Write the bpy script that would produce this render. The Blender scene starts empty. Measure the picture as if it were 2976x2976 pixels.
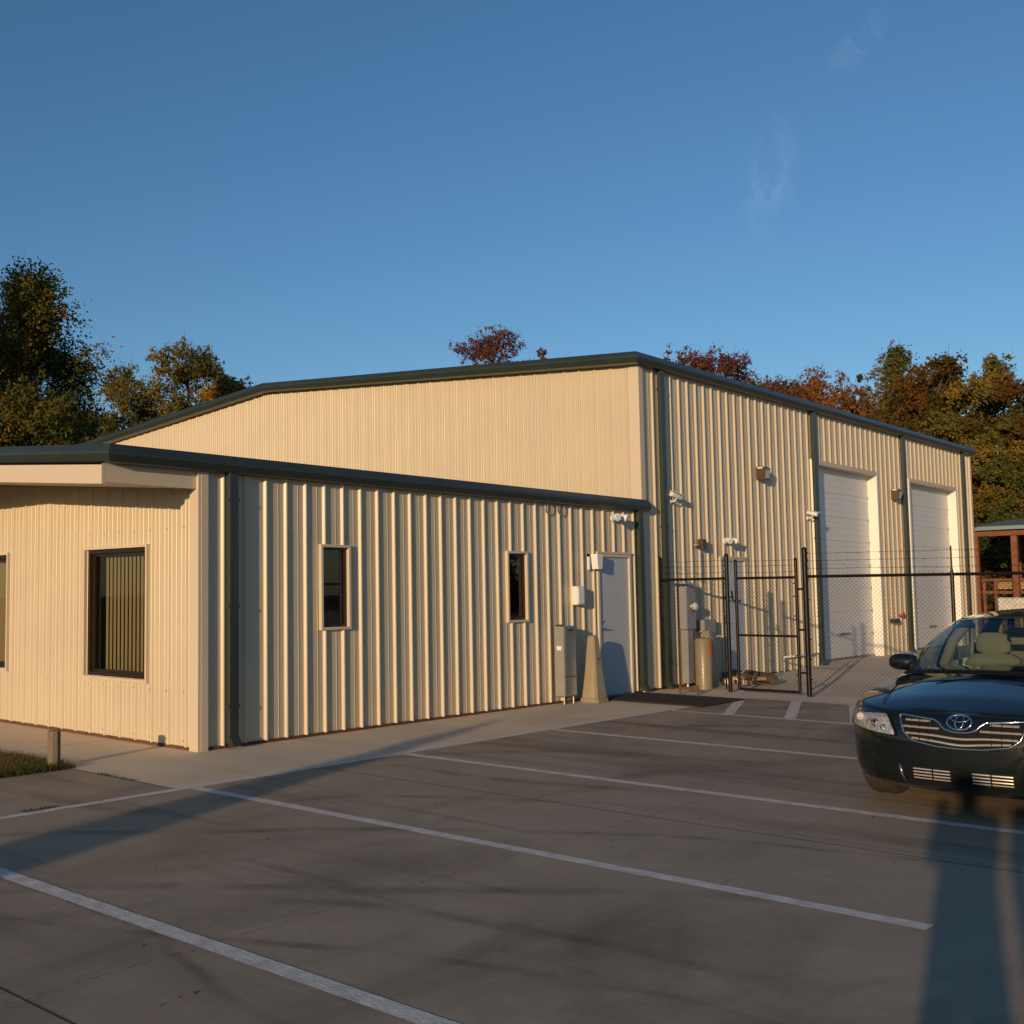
import bpy, math, random
import numpy as np
from mathutils import Vector, Matrix
R = math.radians
random.seed(7)
S = bpy.context.scene
COL = bpy.context.scene.collection

# ------------------------------------------------------------------ mesh helper
class MB:
    def __init__(s): s.v=[]; s.f=[]; s.m=[]
    def add(s, vs, fs, mi=0):
        b=len(s.v); s.v+= [tuple(v) for v in vs]
        for f in fs: s.f.append(tuple(b+i for i in f)); s.m.append(mi)
        return s
    def box(s, x0,x1,y0,y1,z0,z1, mi=0):
        vs=[(x,y,z) for z in (z0,z1) for y in (y0,y1) for x in (x0,x1)]
        return s.add(vs,[(0,2,3,1),(4,5,7,6),(0,1,5,4),(2,6,7,3),(0,4,6,2),(1,3,7,5)],mi)
    def bbox(s, x0,x1,y0,y1,z0,z1, b=.004, mi=0):      # box with chamfered edges
        bb=MB(); vs=[]
        X=(x0,x1);Y=(y0,y1);Z=(z0,z1)
        idx={}
        for i in (0,1):
            for j in (0,1):
                for k in (0,1):
                    sx=b if i==0 else -b; sy=b if j==0 else -b; sz=b if k==0 else -b
                    for a,p in enumerate(((X[i],Y[j]+sy,Z[k]+sz),(X[i]+sx,Y[j],Z[k]+sz),(X[i]+sx,Y[j]+sy,Z[k]))):
                        idx[(i,j,k,a)]=len(vs); vs.append(p)
        F=[]
        for i in (0,1):
            q=[idx[(i,0,0,0)],idx[(i,1,0,0)],idx[(i,1,1,0)],idx[(i,0,1,0)]]; F.append(q if i else q[::-1])
        for j in (0,1):
            q=[idx[(0,j,0,1)],idx[(1,j,0,1)],idx[(1,j,1,1)],idx[(0,j,1,1)]]; F.append(q[::-1] if j else q)
        for k in (0,1):
            q=[idx[(0,0,k,2)],idx[(1,0,k,2)],idx[(1,1,k,2)],idx[(0,1,k,2)]]; F.append(q if k else q[::-1])
        for i in (0,1):
            for j in (0,1): F.append([idx[(i,j,0,0)],idx[(i,j,0,1)],idx[(i,j,1,1)],idx[(i,j,1,0)]])
            for k in (0,1): F.append([idx[(i,0,k,0)],idx[(i,0,k,2)],idx[(i,1,k,2)],idx[(i,1,k,0)]])
        for j in (0,1):
            for k in (0,1): F.append([idx[(0,j,k,1)],idx[(0,j,k,2)],idx[(1,j,k,2)],idx[(1,j,k,1)]])
        for i in (0,1):
            for j in (0,1):
                for k in (0,1): F.append([idx[(i,j,k,0)],idx[(i,j,k,1)],idx[(i,j,k,2)]])
        return s.add(vs,F,mi)
    def tube(s, pts, r, n=10, mi=0, caps=True, closed=False):
        pts=[Vector(p) for p in pts]; N=len(pts)
        rs=r if isinstance(r,(list,tuple)) else [r]*N
        b=len(s.v); up=None
        for i,p in enumerate(pts):
            if closed: t=pts[(i+1)%N]-pts[i-1]
            else: t=(pts[min(i+1,N-1)]-pts[max(i-1,0)])
            t.normalize()
            if up is None:
                up=Vector((0,0,1)) if abs(t.z)<.9 else Vector((1,0,0))
            a=t.cross(up)
            if a.length<1e-5: a=t.cross(Vector((0,1,0)))
            a.normalize(); u=a.cross(t); up=u
            for k in range(n):
                g=2*math.pi*k/n
                s.v.append(tuple(p+(a*math.cos(g)+u*math.sin(g))*rs[i]))
        M=N if closed else N-1
        for i in range(M):
            for k in range(n):
                k2=(k+1)%n; j=(i+1)%N
                s.f.append((b+i*n+k,b+i*n+k2,b+j*n+k2,b+j*n+k)); s.m.append(mi)
        if caps and not closed:
            s.f.append(tuple(b+k for k in range(n))[::-1]); s.m.append(mi)
            s.f.append(tuple(b+(N-1)*n+k for k in range(n))); s.m.append(mi)
        return s
    def lathe(s, c, prof, n=20, mi=0, axis='z'):       # prof: (radius, height)
        b=len(s.v); c=Vector(c)
        for r,h in prof:
            for k in range(n):
                g=2*math.pi*k/n; a,d=r*math.cos(g),r*math.sin(g)
                o={'z':(a,d,h),'x':(h,a,d),'y':(a,h,d)}[axis]
                s.v.append(tuple(c+Vector(o)))
        for i in range(len(prof)-1):
            for k in range(n):
                k2=(k+1)%n; s.f.append((b+i*n+k,b+i*n+k2,b+(i+1)*n+k2,b+(i+1)*n+k)); s.m.append(mi)
        s.f.append(tuple(b+k for k in range(n))[::-1]); s.m.append(mi)
        s.f.append(tuple(b+(len(prof)-1)*n+k for k in range(n))); s.m.append(mi)
        return s
    def prism(s, poly, f0, f1, mi=0):                  # poly list of 2D; f0,f1 map 2D->3D end caps
        b=len(s.v); n=len(poly)
        s.v+=[tuple(f0(*p)) for p in poly]+[tuple(f1(*p)) for p in poly]
        for i in range(n):
            j=(i+1)%n; s.f.append((b+i,b+j,b+n+j,b+n+i)); s.m.append(mi)
        s.f.append(tuple(b+i for i in range(n))[::-1]); s.m.append(mi)
        s.f.append(tuple(b+n+i for i in range(n))); s.m.append(mi)
        return s
    def build(s, name, mats, parent=None, smooth=False, fix=True):
        me=bpy.data.meshes.new(name); me.from_pydata(s.v,[],s.f)
        if not isinstance(mats,(list,tuple)): mats=[mats]
        for m in mats: me.materials.append(m)
        me.polygons.foreach_set('material_index',s.m)
        if fix:
            import bmesh
            bm=bmesh.new(); bm.from_mesh(me); bmesh.ops.recalc_face_normals(bm,faces=bm.faces); bm.to_mesh(me); bm.free()
        if smooth: me.polygons.foreach_set('use_smooth',[True]*len(me.polygons))
        if smooth=='a':
            me.set_sharp_from_angle(angle=R(35))
        o=bpy.data.objects.new(name,me); COL.objects.link(o)
        if parent: o.parent=parent; o.matrix_parent_inverse=Matrix.Identity(4)
        return o
def off(mb, d):
    mb.v=[(x+d[0],y+d[1],z+d[2]) for x,y,z in mb.v]; return mb
def empty(name, loc, rz=0):
    o=bpy.data.objects.new(name,None); COL.objects.link(o); o.location=loc; o.rotation_euler=(0,0,rz); o.empty_display_size=.2
    return o
def tag(o,label=None,cat=None,group=None,kind=None):
    if label: o['label']=label
    if cat: o['category']=cat
    if group: o['group']=group
    if kind: o['kind']=kind
    return o
def copy_tree(o, parent=None):
    c=o.copy(); COL.objects.link(c); c.parent=parent
    for ch in [k for k in bpy.data.objects if k.parent==o]: copy_tree(ch,c)
    return c

# ------------------------------------------------------------------ materials
def mat(name, col, rough=.5, metal=0, spec=.5, bump=0, bscale=30, var=0, vscale=3, coat=0, trans=0, vcol=None, emit=None, stretch=(1,1,1)):
    m=bpy.data.materials.new(name); m.use_nodes=True; nt=m.node_tree; b=nt.nodes['Principled BSDF']
    b.inputs['Base Color'].default_value=(*col,1); b.inputs['Roughness'].default_value=rough
    b.inputs['Metallic'].default_value=metal; b.inputs['Specular IOR Level'].default_value=spec
    b.inputs['Coat Weight'].default_value=coat; b.inputs['Coat Roughness'].default_value=.03
    b.inputs['Transmission Weight'].default_value=trans
    L=nt.links
    if var or bump:
        tc=nt.nodes.new('ShaderNodeTexCoord'); mp=nt.nodes.new('ShaderNodeMapping'); mp.inputs['Scale'].default_value=stretch
        L.new(tc.outputs['Object'],mp.inputs['Vector'])
    if var:
        n=nt.nodes.new('ShaderNodeTexNoise'); n.inputs['Scale'].default_value=vscale; n.inputs['Detail'].default_value=6
        n.inputs['Roughness'].default_value=.6
        L.new(mp.outputs[0],n.inputs['Vector'])
        mx=nt.nodes.new('ShaderNodeMix'); mx.data_type='RGBA'
        c2=vcol or tuple(c*(1-var) for c in col)
        cr=nt.nodes.new('ShaderNodeMapRange'); cr.inputs[1].default_value=.35; cr.inputs[2].default_value=.65
        L.new(n.outputs['Fac'],cr.inputs[0]); L.new(cr.outputs[0],mx.inputs['Factor'])
        mx.inputs['A'].default_value=(*col,1); mx.inputs['B'].default_value=(*c2,1)
        L.new(mx.outputs['Result'],b.inputs['Base Color'])
    if bump:
        n=nt.nodes.new('ShaderNodeTexNoise'); n.inputs['Scale'].default_value=bscale; n.inputs['Detail'].default_value=5
        L.new(mp.outputs[0],n.inputs['Vector'])
        bp=nt.nodes.new('ShaderNodeBump'); bp.inputs['Strength'].default_value=bump; bp.inputs['Distance'].default_value=.01
        L.new(n.outputs['Fac'],bp.inputs['Height']); L.new(bp.outputs[0],b.inputs['Normal'])
    return m
CREAM=(.56,.468,.325)
M={}
M['cream']=mat('cream_steel',CREAM,.38,spec=.52,bump=.12,bscale=1.6,var=.06,vscale=1.2)
M['cream_trim']=mat('cream_trim',(.58,.485,.365),.5,spec=.3,bump=.08,bscale=2)
M['green']=mat('green_steel',(.032,.043,.037),.33,spec=.45,bump=.06,bscale=3,var=.15,vscale=2)
M['bronze']=mat('bronze_frame',(.035,.022,.015),.4,metal=.3)
M['white']=mat('white_paint',(.72,.72,.70),.35,spec=.4,bump=.03,bscale=5)
M['white_door']=mat('white_door_steel',(.66,.65,.64),.36,bump=.08,bscale=2,var=.05,vscale=2)
M['jamb']=mat('white_jamb',(.80,.76,.66),.4)
M['door']=mat('grey_door_paint',(.43,.46,.50),.42,bump=.05,bscale=4,var=.05)
M['black']=mat('black_vinyl',(.010,.007,.006),.35,spec=.22)
M['galv']=mat('galvanised',(.32,.32,.32),.45,metal=.8,var=.2,vscale=14)
M['grey_box']=mat('grey_enamel',(.30,.30,.31),.45,var=.12,vscale=8)
M['steel']=mat('stainless',(.50,.50,.50),.30,metal=1,var=.1,vscale=5)
M['steel_dull']=mat('stainless_dull',(.36,.34,.31),.5,metal=.5,var=.1,vscale=5)
M['chrome']=mat('chrome',(.75,.75,.76),.08,metal=1)
M['copper']=mat('copper_pipe',(.55,.25,.12),.35,metal=1)
M['tan']=mat('tan_fibreglass',(.30,.25,.16),.33,spec=.5,bump=.1,bscale=6,var=.12)
M['rubber']=mat('black_rubber',(.022,.018,.015),.85,bump=.5,bscale=60)
M['wood']=mat('weathered_wood',(.24,.17,.11),.85,bump=.6,bscale=18,var=.45,vscale=5,stretch=(6,6,.8))
M['redwood']=mat('rust_red_wood',(.22,.070,.03),.7,var=.4,vscale=4)
M['lumber']=mat('yellow_lumber',(.42,.26,.11),.7,var=.35,vscale=6)
M['bark']=mat('bark',(.10,.075,.05),.9,bump=.8,bscale=12,var=.4,vscale=6)
M['blind']=mat('blind_fabric',(.38,.335,.21),.8)
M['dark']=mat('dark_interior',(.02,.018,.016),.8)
M['orange']=mat('orange_label',(.70,.12,.03),.5)
M['red']=mat('red_paint',(.55,.04,.03),.45)
M['rust']=mat('rusty_iron',(.16,.06,.025),.8,var=.5,vscale=20)
M['brownmetal']=mat('bronze_housing',(.09,.05,.035),.4,metal=.3)
M['lens']=mat('lamp_lens',(.55,.53,.50),.12,spec=.8)
M['paint_line']=mat('road_paint',(.70,.65,.58),.75,bump=.3,bscale=50,var=.45,vscale=9,vcol=(.48,.44,.38))
M['roofblue']=mat('shed_roof_steel',(.22,.28,.30),.35,metal=.3)
def glass_dark(name, tint=(.5,.5,.5), refl=.12):
    m=bpy.data.materials.new(name); m.use_nodes=True; nt=m.node_tree; nt.nodes.clear()
    o=nt.nodes.new('ShaderNodeOutputMaterial'); t=nt.nodes.new('ShaderNodeBsdfTransparent'); t.inputs[0].default_value=(*tint,1)
    g=nt.nodes.new('ShaderNodeBsdfGlossy'); g.inputs['Roughness'].default_value=.02; g.inputs[0].default_value=(1,1,1,1)
    f=nt.nodes.new('ShaderNodeFresnel'); ge=nt.nodes.new('ShaderNodeNewGeometry'); io=nt.nodes.new('ShaderNodeMapRange'); io.inputs[3].default_value=1.5; io.inputs[4].default_value=1/1.5; nt.links.new(ge.outputs['Backfacing'],io.inputs[0]); nt.links.new(io.outputs[0],f.inputs[0])
    a=nt.nodes.new('ShaderNodeMath'); a.operation='ADD'; a.inputs[1].default_value=refl-.04; a.use_clamp=True
    mx=nt.nodes.new('ShaderNodeMixShader'); L=nt.links
    L.new(f.outputs[0],a.inputs[0]); L.new(a.outputs[0],mx.inputs[0]); L.new(t.outputs[0],mx.inputs[1]); L.new(g.outputs[0],mx.inputs[2]); L.new(mx.outputs[0],o.inputs[0])
    return m
M['glass']=glass_dark('window_glass',(.45,.43,.38),.06)
M['glass2']=glass_dark('front_window_glass',(.66,.62,.52),.04)
M['carglass']=glass_dark('car_glass',(.58,.66,.60),.03)
M['clearglass']=glass_dark('clear_cover',(.95,.95,.95),.06)
M['carpaint']=mat('midnight_paint',(.004,.007,.008),.6,metal=.0,spec=.08,coat=1)
M['carblack']=mat('black_plastic',(.008,.008,.008),.7,spec=.12)
M['tyre']=mat('tyre_rubber',(.035,.028,.024),.85,bump=.4,bscale=40)
M['seat']=mat('beige_upholstery',(.42,.39,.31),.8)
M['amber']=mat('amber_lens',(.75,.22,.02),.2)

def ground_mat(name, c1, c2, c3, stain=.5, joints=True, bump=.25):
    m=bpy.data.materials.new(name); m.use_nodes=True; nt=m.node_tree; b=nt.nodes['Principled BSDF']; L=nt.links
    tc=nt.nodes.new('ShaderNodeTexCoord')
    def noise(sc,det=6,rough=.6,st=(1,1,1),rot=0,dist=0):
        mp=nt.nodes.new('ShaderNodeMapping'); mp.inputs['Scale'].default_value=st; mp.inputs['Rotation'].default_value=(0,0,rot)
        n=nt.nodes.new('ShaderNodeTexNoise'); n.inputs['Scale'].default_value=sc; n.inputs['Detail'].default_value=det; n.inputs['Roughness'].default_value=rough
        n.inputs['Distortion'].default_value=dist
        L.new(tc.outputs['Object'],mp.inputs[0]); L.new(mp.outputs[0],n.inputs['Vector']); return n.outputs['Fac']
    def rng(x,a,bb,lo=0,hi=1):
        r=nt.nodes.new('ShaderNodeMapRange'); r.inputs[1].default_value=a; r.inputs[2].default_value=bb; r.inputs[3].default_value=lo; r.inputs[4].default_value=hi
        L.new(x,r.inputs[0]); return r.outputs[0]
    def mix(fac,A,B):
        x=nt.nodes.new('ShaderNodeMix'); x.data_type='RGBA'; L.new(fac,x.inputs['Factor'])
        for k,c in (('A',A),('B',B)):
            if isinstance(c,tuple): x.inputs[k].default_value=(*c,1)
            else: L.new(c,x.inputs[k])
        return x.outputs['Result']
    base=mix(rng(noise(.55,7,.62),.35,.65),c1,c2)
    st=rng(noise(.55,6,.62,(.5,1.2,1),R(20),.9),.50,.70,0,stain)
    base=mix(st,base,c3)
    st2=rng(noise(.6,4,.55,(1.8,.16,1),R(-14),1.2),.56,.66,0,stain*.8)       # long rubber smears
    base=mix(st2,base,c3)
    fine=rng(noise(42,4,.7),.3,.75,0,.22); base=mix(fine,base,tuple(c*.6 for c in c3))
    spk=rng(noise(5,8,.75),.60,.72,0,.35); base=mix(spk,base,tuple(min(1,c*1.35) for c in c1))
    L.new(base,b.inputs['Base Color']); b.inputs['Roughness'].default_value=.78; b.inputs['Specular IOR Level'].default_value=.3
    bp=nt.nodes.new('ShaderNodeBump'); bp.inputs['Strength'].default_value=bump; bp.inputs['Distance'].default_value=.004
    L.new(noise(55,5,.7),bp.inputs['Height'])
    bp2=nt.nodes.new('ShaderNodeBump'); bp2.inputs['Strength'].default_value=.35; bp2.inputs['Distance'].default_value=.02
    L.new(noise(2.2,4,.5),bp2.inputs['Height']); L.new(bp.outputs[0],bp2.inputs['Normal']); L.new(bp2.outputs[0],b.inputs['Normal'])
    return m
M['lot']=ground_mat('lot_concrete',(.405,.32,.222),(.335,.265,.185),(.15,.115,.078),.72)
M['walk']=ground_mat('walk_concrete',(.74,.60,.43),(.66,.54,.39),(.40,.32,.23),.3)
M['yard']=ground_mat('yard_concrete',(.76,.62,.46),(.68,.55,.41),(.42,.34,.26),.25)
M['joint']=mat('joint_sealant',(.40,.30,.19),.9,var=.6,vscale=14,vcol=(.16,.12,.085))
M['jointdark']=mat('joint_dark',(.04,.035,.03),.9)
M['earth']=ground_mat('field_grass',(.09,.10,.035),(.13,.10,.05),(.06,.05,.03),.5)
def leaf_mat(name, cols, trans=.35):
    m=bpy.data.materials.new(name); m.use_nodes=True; nt=m.node_tree; nt.nodes.clear(); L=nt.links
    o=nt.nodes.new('ShaderNodeOutputMaterial'); g=nt.nodes.new('ShaderNodeNewGeometry'); r=nt.nodes.new('ShaderNodeValToRGB')
    e=r.color_ramp.elements; r.color_ramp.interpolation='LINEAR'
    while len(e)<len(cols): e.new(.5)
    for i,c in enumerate(cols): e[i].position=i/(len(cols)-1); e[i].color=(*c,1)
    tc=nt.nodes.new('ShaderNodeTexCoord'); n=nt.nodes.new('ShaderNodeTexNoise'); n.inputs['Scale'].default_value=.45; n.inputs['Detail'].default_value=2
    L.new(tc.outputs['Object'],n.inputs['Vector'])
    mr=nt.nodes.new('ShaderNodeMapRange'); mr.inputs[1].default_value=.36; mr.inputs[2].default_value=.64; L.new(n.outputs['Fac'],mr.inputs[0])
    mm=nt.nodes.new('ShaderNodeMath'); mm.operation='MULTIPLY'; mm.inputs[1].default_value=.62; L.new(mr.outputs[0],mm.inputs[0])
    m2=nt.nodes.new('ShaderNodeMath'); m2.operation='MULTIPLY_ADD'; m2.inputs[1].default_value=.38
    L.new(g.outputs['Random Per Island'],m2.inputs[0]); L.new(mm.outputs[0],m2.inputs[2]); L.new(m2.outputs[0],r.inputs[0])
    d=nt.nodes.new('ShaderNodeBsdfDiffuse'); t=nt.nodes.new('ShaderNodeBsdfTranslucent'); mx=nt.nodes.new('ShaderNodeMixShader'); mx.inputs[0].default_value=trans
    L.new(r.outputs[0],d.inputs[0]); L.new(r.outputs[0],t.inputs[0]); L.new(d.outputs[0],mx.inputs[1]); L.new(t.outputs[0],mx.inputs[2]); L.new(mx.outputs[0],o.inputs[0])
    return m
M['leaf_dark']=leaf_mat('leaves_dark_green',[(0.05, 0.068, 0.026),(0.081, 0.103, 0.029),(0.149, 0.125, 0.029),(0.38, 0.17, 0.034)])
M['leaf_olive']=leaf_mat('leaves_olive',[(0.068, 0.085, 0.029),(0.124, 0.125, 0.036),(0.225, 0.171, 0.04),(0.36, 0.202, 0.045)])
M['leaf_gold']=leaf_mat('leaves_gold',[(.16,.12,.03),(.30,.19,.04),(.46,.28,.05),(.60,.38,.07)])
M['leaf_red']=leaf_mat('leaves_red',[(0.085, 0.036, 0.035),(0.17, 0.064, 0.046),(0.234, 0.101, 0.048)])
M['leaf_orange']=leaf_mat('leaves_orange',[(0.11, 0.066, 0.024),(0.264, 0.11, 0.04),(0.396, 0.176, 0.066)])
M['leaf_brown']=leaf_mat('leaves_brown',[(0.053, 0.05, 0.016),(0.093, 0.069, 0.019),(0.156, 0.084, 0.022),(0.207, 0.092, 0.025)])
M['grass']=leaf_mat('grass_blades',[(.05,.070,.02),(.10,.10,.03),(.19,.13,.055)],.3)

# ------------------------------------------------------------------ setting
def sheet(name,m,pts,z,kind='structure'):
    o=MB().add([(x,y,z) for x,y in pts],[tuple(range(len(pts)))]).build(name,m,fix=False); o['kind']=kind; return o
sheet('ground',M['earth'],[(-600,-600),(900,-600),(900,900),(-600,900)],-.03)
# parking lot slab (with joints)
lot=MB().add([(-40,-60,0),(9.2,-60,0),(9.2,-1.7,0),(-1.5,-1.7,0),(-1.5,-.02,0),(-40,-.02,0)],[(0,1,2,3,4,5)])
for y in (-5.1,-9.7,-14.3): lot.add([(-40,y-.006,.0008),(9.2,y-.006,.0008),(9.2,y+.006,.0008),(-40,y+.006,.0008)],[(0,1,2,3)],1)
for x in (-9.9,-4.88,.12,5.1): lot.add([(x-.006,-60,.0009),(x+.006,-60,.0009),(x+.006,-1.75,.0009),(x-.006,-1.75,.0009)],[(0,1,2,3)],2)
o=lot.build('parking_lot',[M['lot'],M['joint'],M['jointdark']],fix=False); tag(o,kind='structure')
walk=MB().add([(-1.5,-1.7,.001),(9.2,-1.7,.001),(9.2,.4,.001),(.1,.4,.001),(.1,22,.001),(-1.5,22,.001)],[(0,1,2,3,4,5)])
for x in (1.38,4.3,7.2): walk.add([(x-.005,-1.68,.0017),(x+.005,-1.68,.0017),(x+.005,0,.0017),(x-.005,0,.0017)],[(0,1,2,3)],1)
for y in (1.5,4.5,7.5): walk.add([(-1.5,y-.005,.0017),(-.02,y-.005,.0017),(-.02,y+.005,.0017),(-1.5,y+.005,.0017)],[(0,1,2,3)],1)
walk.add([(-1.512,-1.7,.0017),(-1.498,-1.7,.0017),(-1.498,0,.0017),(-1.512,0,.0017)],[(0,1,2,3)],2)
o=walk.build('sidewalk',[M['walk'],M['joint'],M['jointdark']],fix=False); tag(o,kind='structure')
def zy(x): return .001 if x<13 else (.09 if x>17.5 else .001+(x-13)/4.5*.089)
xs=[9.2,13,14,15,16,17,17.5,30,60]
yd=MB(); yd.v=[(x,y,zy(x)) for x in xs for y in (-60,.6 if x<28 else 30)]
for i in range(len(xs)-1): yd.f.append((2*i,2*i+2,2*i+3,2*i+1)); yd.m.append(0)
for x in (12.2,15.2,21.3): yd.add([(x-.006,-30,zy(x)+.003),(x+.006,-30,zy(x)+.003),(x+.006,0,zy(x)+.003),(x-.006,0,zy(x)+.003)],[(0,1,2,3)],1)
o=yd.build('yard_pavement',[M['yard'],M['jointdark']],fix=False); tag(o,kind='structure')
def line(x0,y0,x1,y1,w=.10,z=.0026):
    d=Vector((x1-x0,y1-y0,0)); d.normalize(); n=Vector((-d.y,d.x,0))*w/2
    k=40; rng=random.Random(int((x0+y0*3)*100)); vs=[]
    for i in range(k+1):
        t=i/k; p=Vector((x0+(x1-x0)*t,y0+(y1-y0)*t,z)); j=rng.uniform(-.003,.003); q=rng.uniform(-.003,.003)
        vs+= [p-n*(1+j/w*2),p+n*(1+q/w*2)]
    o=MB().add(vs,[(2*i,2*i+2,2*i+3,2*i+1) for i in range(k)]).build('painted_line',M['paint_line'],fix=False); tag(o,kind='structure')
line(-14,-1.66,7.0,-1.66,.10)
for x,y1 in ((-9.3,-7.45),(-6.62,-7.45),(-3.92,-7.45),(-1.36,-7.45),(1.31,-7.4),(3.96,-7.4)): line(x,-1.72,x,y1,.115,.0021)
line(6.78,-1.72,6.78,-7.4,.10,.0021); line(9.12,-1.3,9.12,-7.4,.10,.0021)
for k in range(5): line(6.84,-2.5-.82*k,9.07,-1.66-.82*k,.14,.0023)

def smear_mat():
    m=bpy.data.materials.new('tyre_rubber_smear'); m.use_nodes=True; nt=m.node_tree; b=nt.nodes['Principled BSDF']; b.inputs['Base Color'].default_value=(.055,.043,.033,1); b.inputs['Roughness'].default_value=.8
    tc=nt.nodes.new('ShaderNodeTexCoord'); L=nt.links; uv=nt.nodes.new('ShaderNodeSeparateXYZ'); L.new(tc.outputs['UV'],uv.inputs[0])
    n=nt.nodes.new('ShaderNodeTexNoise'); n.inputs['Scale'].default_value=2.5; n.inputs['Detail'].default_value=8; L.new(tc.outputs['Object'],n.inputs['Vector'])
    def M_(op,a,b_=None,c=None):
        x=nt.nodes.new('ShaderNodeMath'); x.operation=op; x.use_clamp=False
        for i,v in enumerate((a,b_,c)):
            if v is None: continue
            if isinstance(v,(int,float)): x.inputs[i].default_value=v
            else: L.new(v,x.inputs[i])
        return x.outputs[0]
    vv=M_('POWER',M_('SUBTRACT',1,M_('POWER',M_('ABSOLUTE',M_('MULTIPLY_ADD',uv.outputs[1],2,-1)),2)),2); uu=M_('SUBTRACT',1,M_('POWER',M_('ABSOLUTE',M_('MULTIPLY_ADD',uv.outputs[0],2,-1)),4))
    mr=nt.nodes.new('ShaderNodeMapRange'); mr.inputs[1].default_value=.35; mr.inputs[2].default_value=.7; L.new(n.outputs['Fac'],mr.inputs[0])
    L.new(M_('MULTIPLY',M_('MULTIPLY',M_('MULTIPLY',vv,uu),mr.outputs[0]),.30),b.inputs['Alpha']); return m
M['smear']=smear_mat()
def tyre_mark(pts,w):
    P=[Vector((x,y,0)) for x,y in pts]; Q=[]
    for i in range(len(P)-1):
        p0=P[max(i-1,0)];p1=P[i];p2=P[i+1];p3=P[min(i+2,len(P)-1)]
        for k in range(8):
            t=k/8; Q.append(.5*((2*p1)+(p2-p0)*t+(2*p0-5*p1+4*p2-p3)*t*t+(3*p1-p0-3*p2+p3)*t**3))
    Q.append(P[-1]); vs=[]
    for i,q in enumerate(Q):
        d=(Q[min(i+1,len(Q)-1)]-Q[max(i-1,0)]).normalized(); n=Vector((-d.y,d.x,0))*w/2; vs+=[q-n+Vector((0,0,.0014)),q+n+Vector((0,0,.0014))]
    o=MB().add(vs,[(2*i,2*i+2,2*i+3,2*i+1) for i in range(len(Q)-1)]).build('tyre_mark',M['smear'],fix=False); tag(o,kind='structure')
    uvl=o.data.uv_layers.new(name='UVMap')
    for l in o.data.loops: vi=l.vertex_index; uvl.data[l.index].uv=((vi//2)/(len(Q)-1),vi%2)
for pts,w in (([(-5.5,-.9),(-3.41,-2.17),(-2.87,-2.67),(-2.34,-3.17),(-1.72,-3.77),(-1.2,-4.5)],.22),([(-5,-2.9),(-3.82,-3.75),(-3.25,-4.31),(-2.81,-4.9),(-2.15,-5.62),(-1.6,-6.32),(-1.2,-7.2)],.24),
 ([(-2.6,-3.1),(-1.66,-3.77),(-1.0,-4.65),(-.31,-5.65),(0,-6.79),(.19,-7.48)],.16),([(-1.4,-2.6),(-.69,-3.01),(-.18,-3.7),(.33,-4.6)],.2),([(1.2,-1.8),(1.7,-2.11),(2.46,-2.78),(2.99,-3.93),(3.1,-5)],.3),
 ([(-3.9,-4.6),(-4.08,-5.02),(-4.22,-5.46),(-4.3,-5.74),(-4.35,-6.3)],.12),([(.7,-2.0),(.7,-2.5),(.67,-3.23),(.88,-4.01),(1.2,-5.2)],.28),([(-3.4,-2.3),(-2.56,-2.2),(-1.77,-2.24),(-1,-2.5)],.3),([(-3.4,-4.5),(-2.99,-5.08),(-2.77,-5.74),(-2.65,-6.48),(-2.6,-7.3)],.22),([(4.2,-1.9),(5.2,-2.6),(5.9,-3.6),(6.2,-5)],.3),([(-4.6,-3.5),(-4.1,-4.6),(-3.4,-5.9),(-3.0,-7.2)],.14),([(7.2,-2.0),(8,-2.8),(8.6,-4.2)],.25)): tyre_mark(pts,w)
# ------------------------------------------------------------------ corrugated wall
def profile(u0,u1,first,pitch=.3048,H=.032):
    P=[]
    k=math.floor((u0-first)/pitch)-1
    shape=[(0,0),(.007,.0042),(.0225,.0278),(.0295,H),(.0395,H),(.0465,.0278),(.062,.0042),(.069,0),(.126,0),(.132,.0040),(.140,.0040),(.146,0),(.220,0),(.226,.0040),(.234,.0040),(.240,0)]
    while first+k*pitch<u1+pitch:
        for a,d in shape: P.append((first+k*pitch+a,d))
        k+=1
    def at(u):
        for (a,d),(b,e) in zip(P,P[1:]):
            if a<=u<=b: return d+(e-d)*((u-a)/(b-a) if b>a else 0)
        return 0
    return P,at
def wall(name,fn,u0,u1,zb,zt,first,holes=(),parent=None,flat=(),m=None):
    P,at=profile(u0,u1,first)
    us=sorted(set([u0,u1]+[a for a,_ in P if u0<a<u1]+[h[i] for h in holes for i in (0,1) if u0<h[i]<u1]+[f[i] for f in flat for i in (0,1)]))
    def dd(u):
        for f in flat:
            if f[0]<=u<=f[1]: return 0
        return at(u)
    mb=MB()
    for a,b in zip(us,us[1:]):
        mid=(a+b)/2; iv=[(zb,None)]
        hs=sorted([(h[2],h[3]) for h in holes if h[0]<mid<h[1]])
        z=zb; seg=[]
        for h in hs:
            if h[0]>z: seg.append((z,h[0]))
            z=h[1]
        seg.append((z,None))
        for s0,s1 in seg:
            ta=zt(a) if s1 is None else s1; tb=zt(b) if s1 is None else s1
            mb.add([fn(a,dd(a),s0),fn(b,dd(b),s0),fn(b,dd(b),tb),fn(a,dd(a),ta)],[(0,1,2,3)])
    return mb.build(name,m or M['cream'],parent,fix=False)
def frontfn(u,d,z): return (u,-d,z)             # faces -Y
def leftfn(X): return lambda u,d,z:(X-d,u,z)    # faces -X
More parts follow.
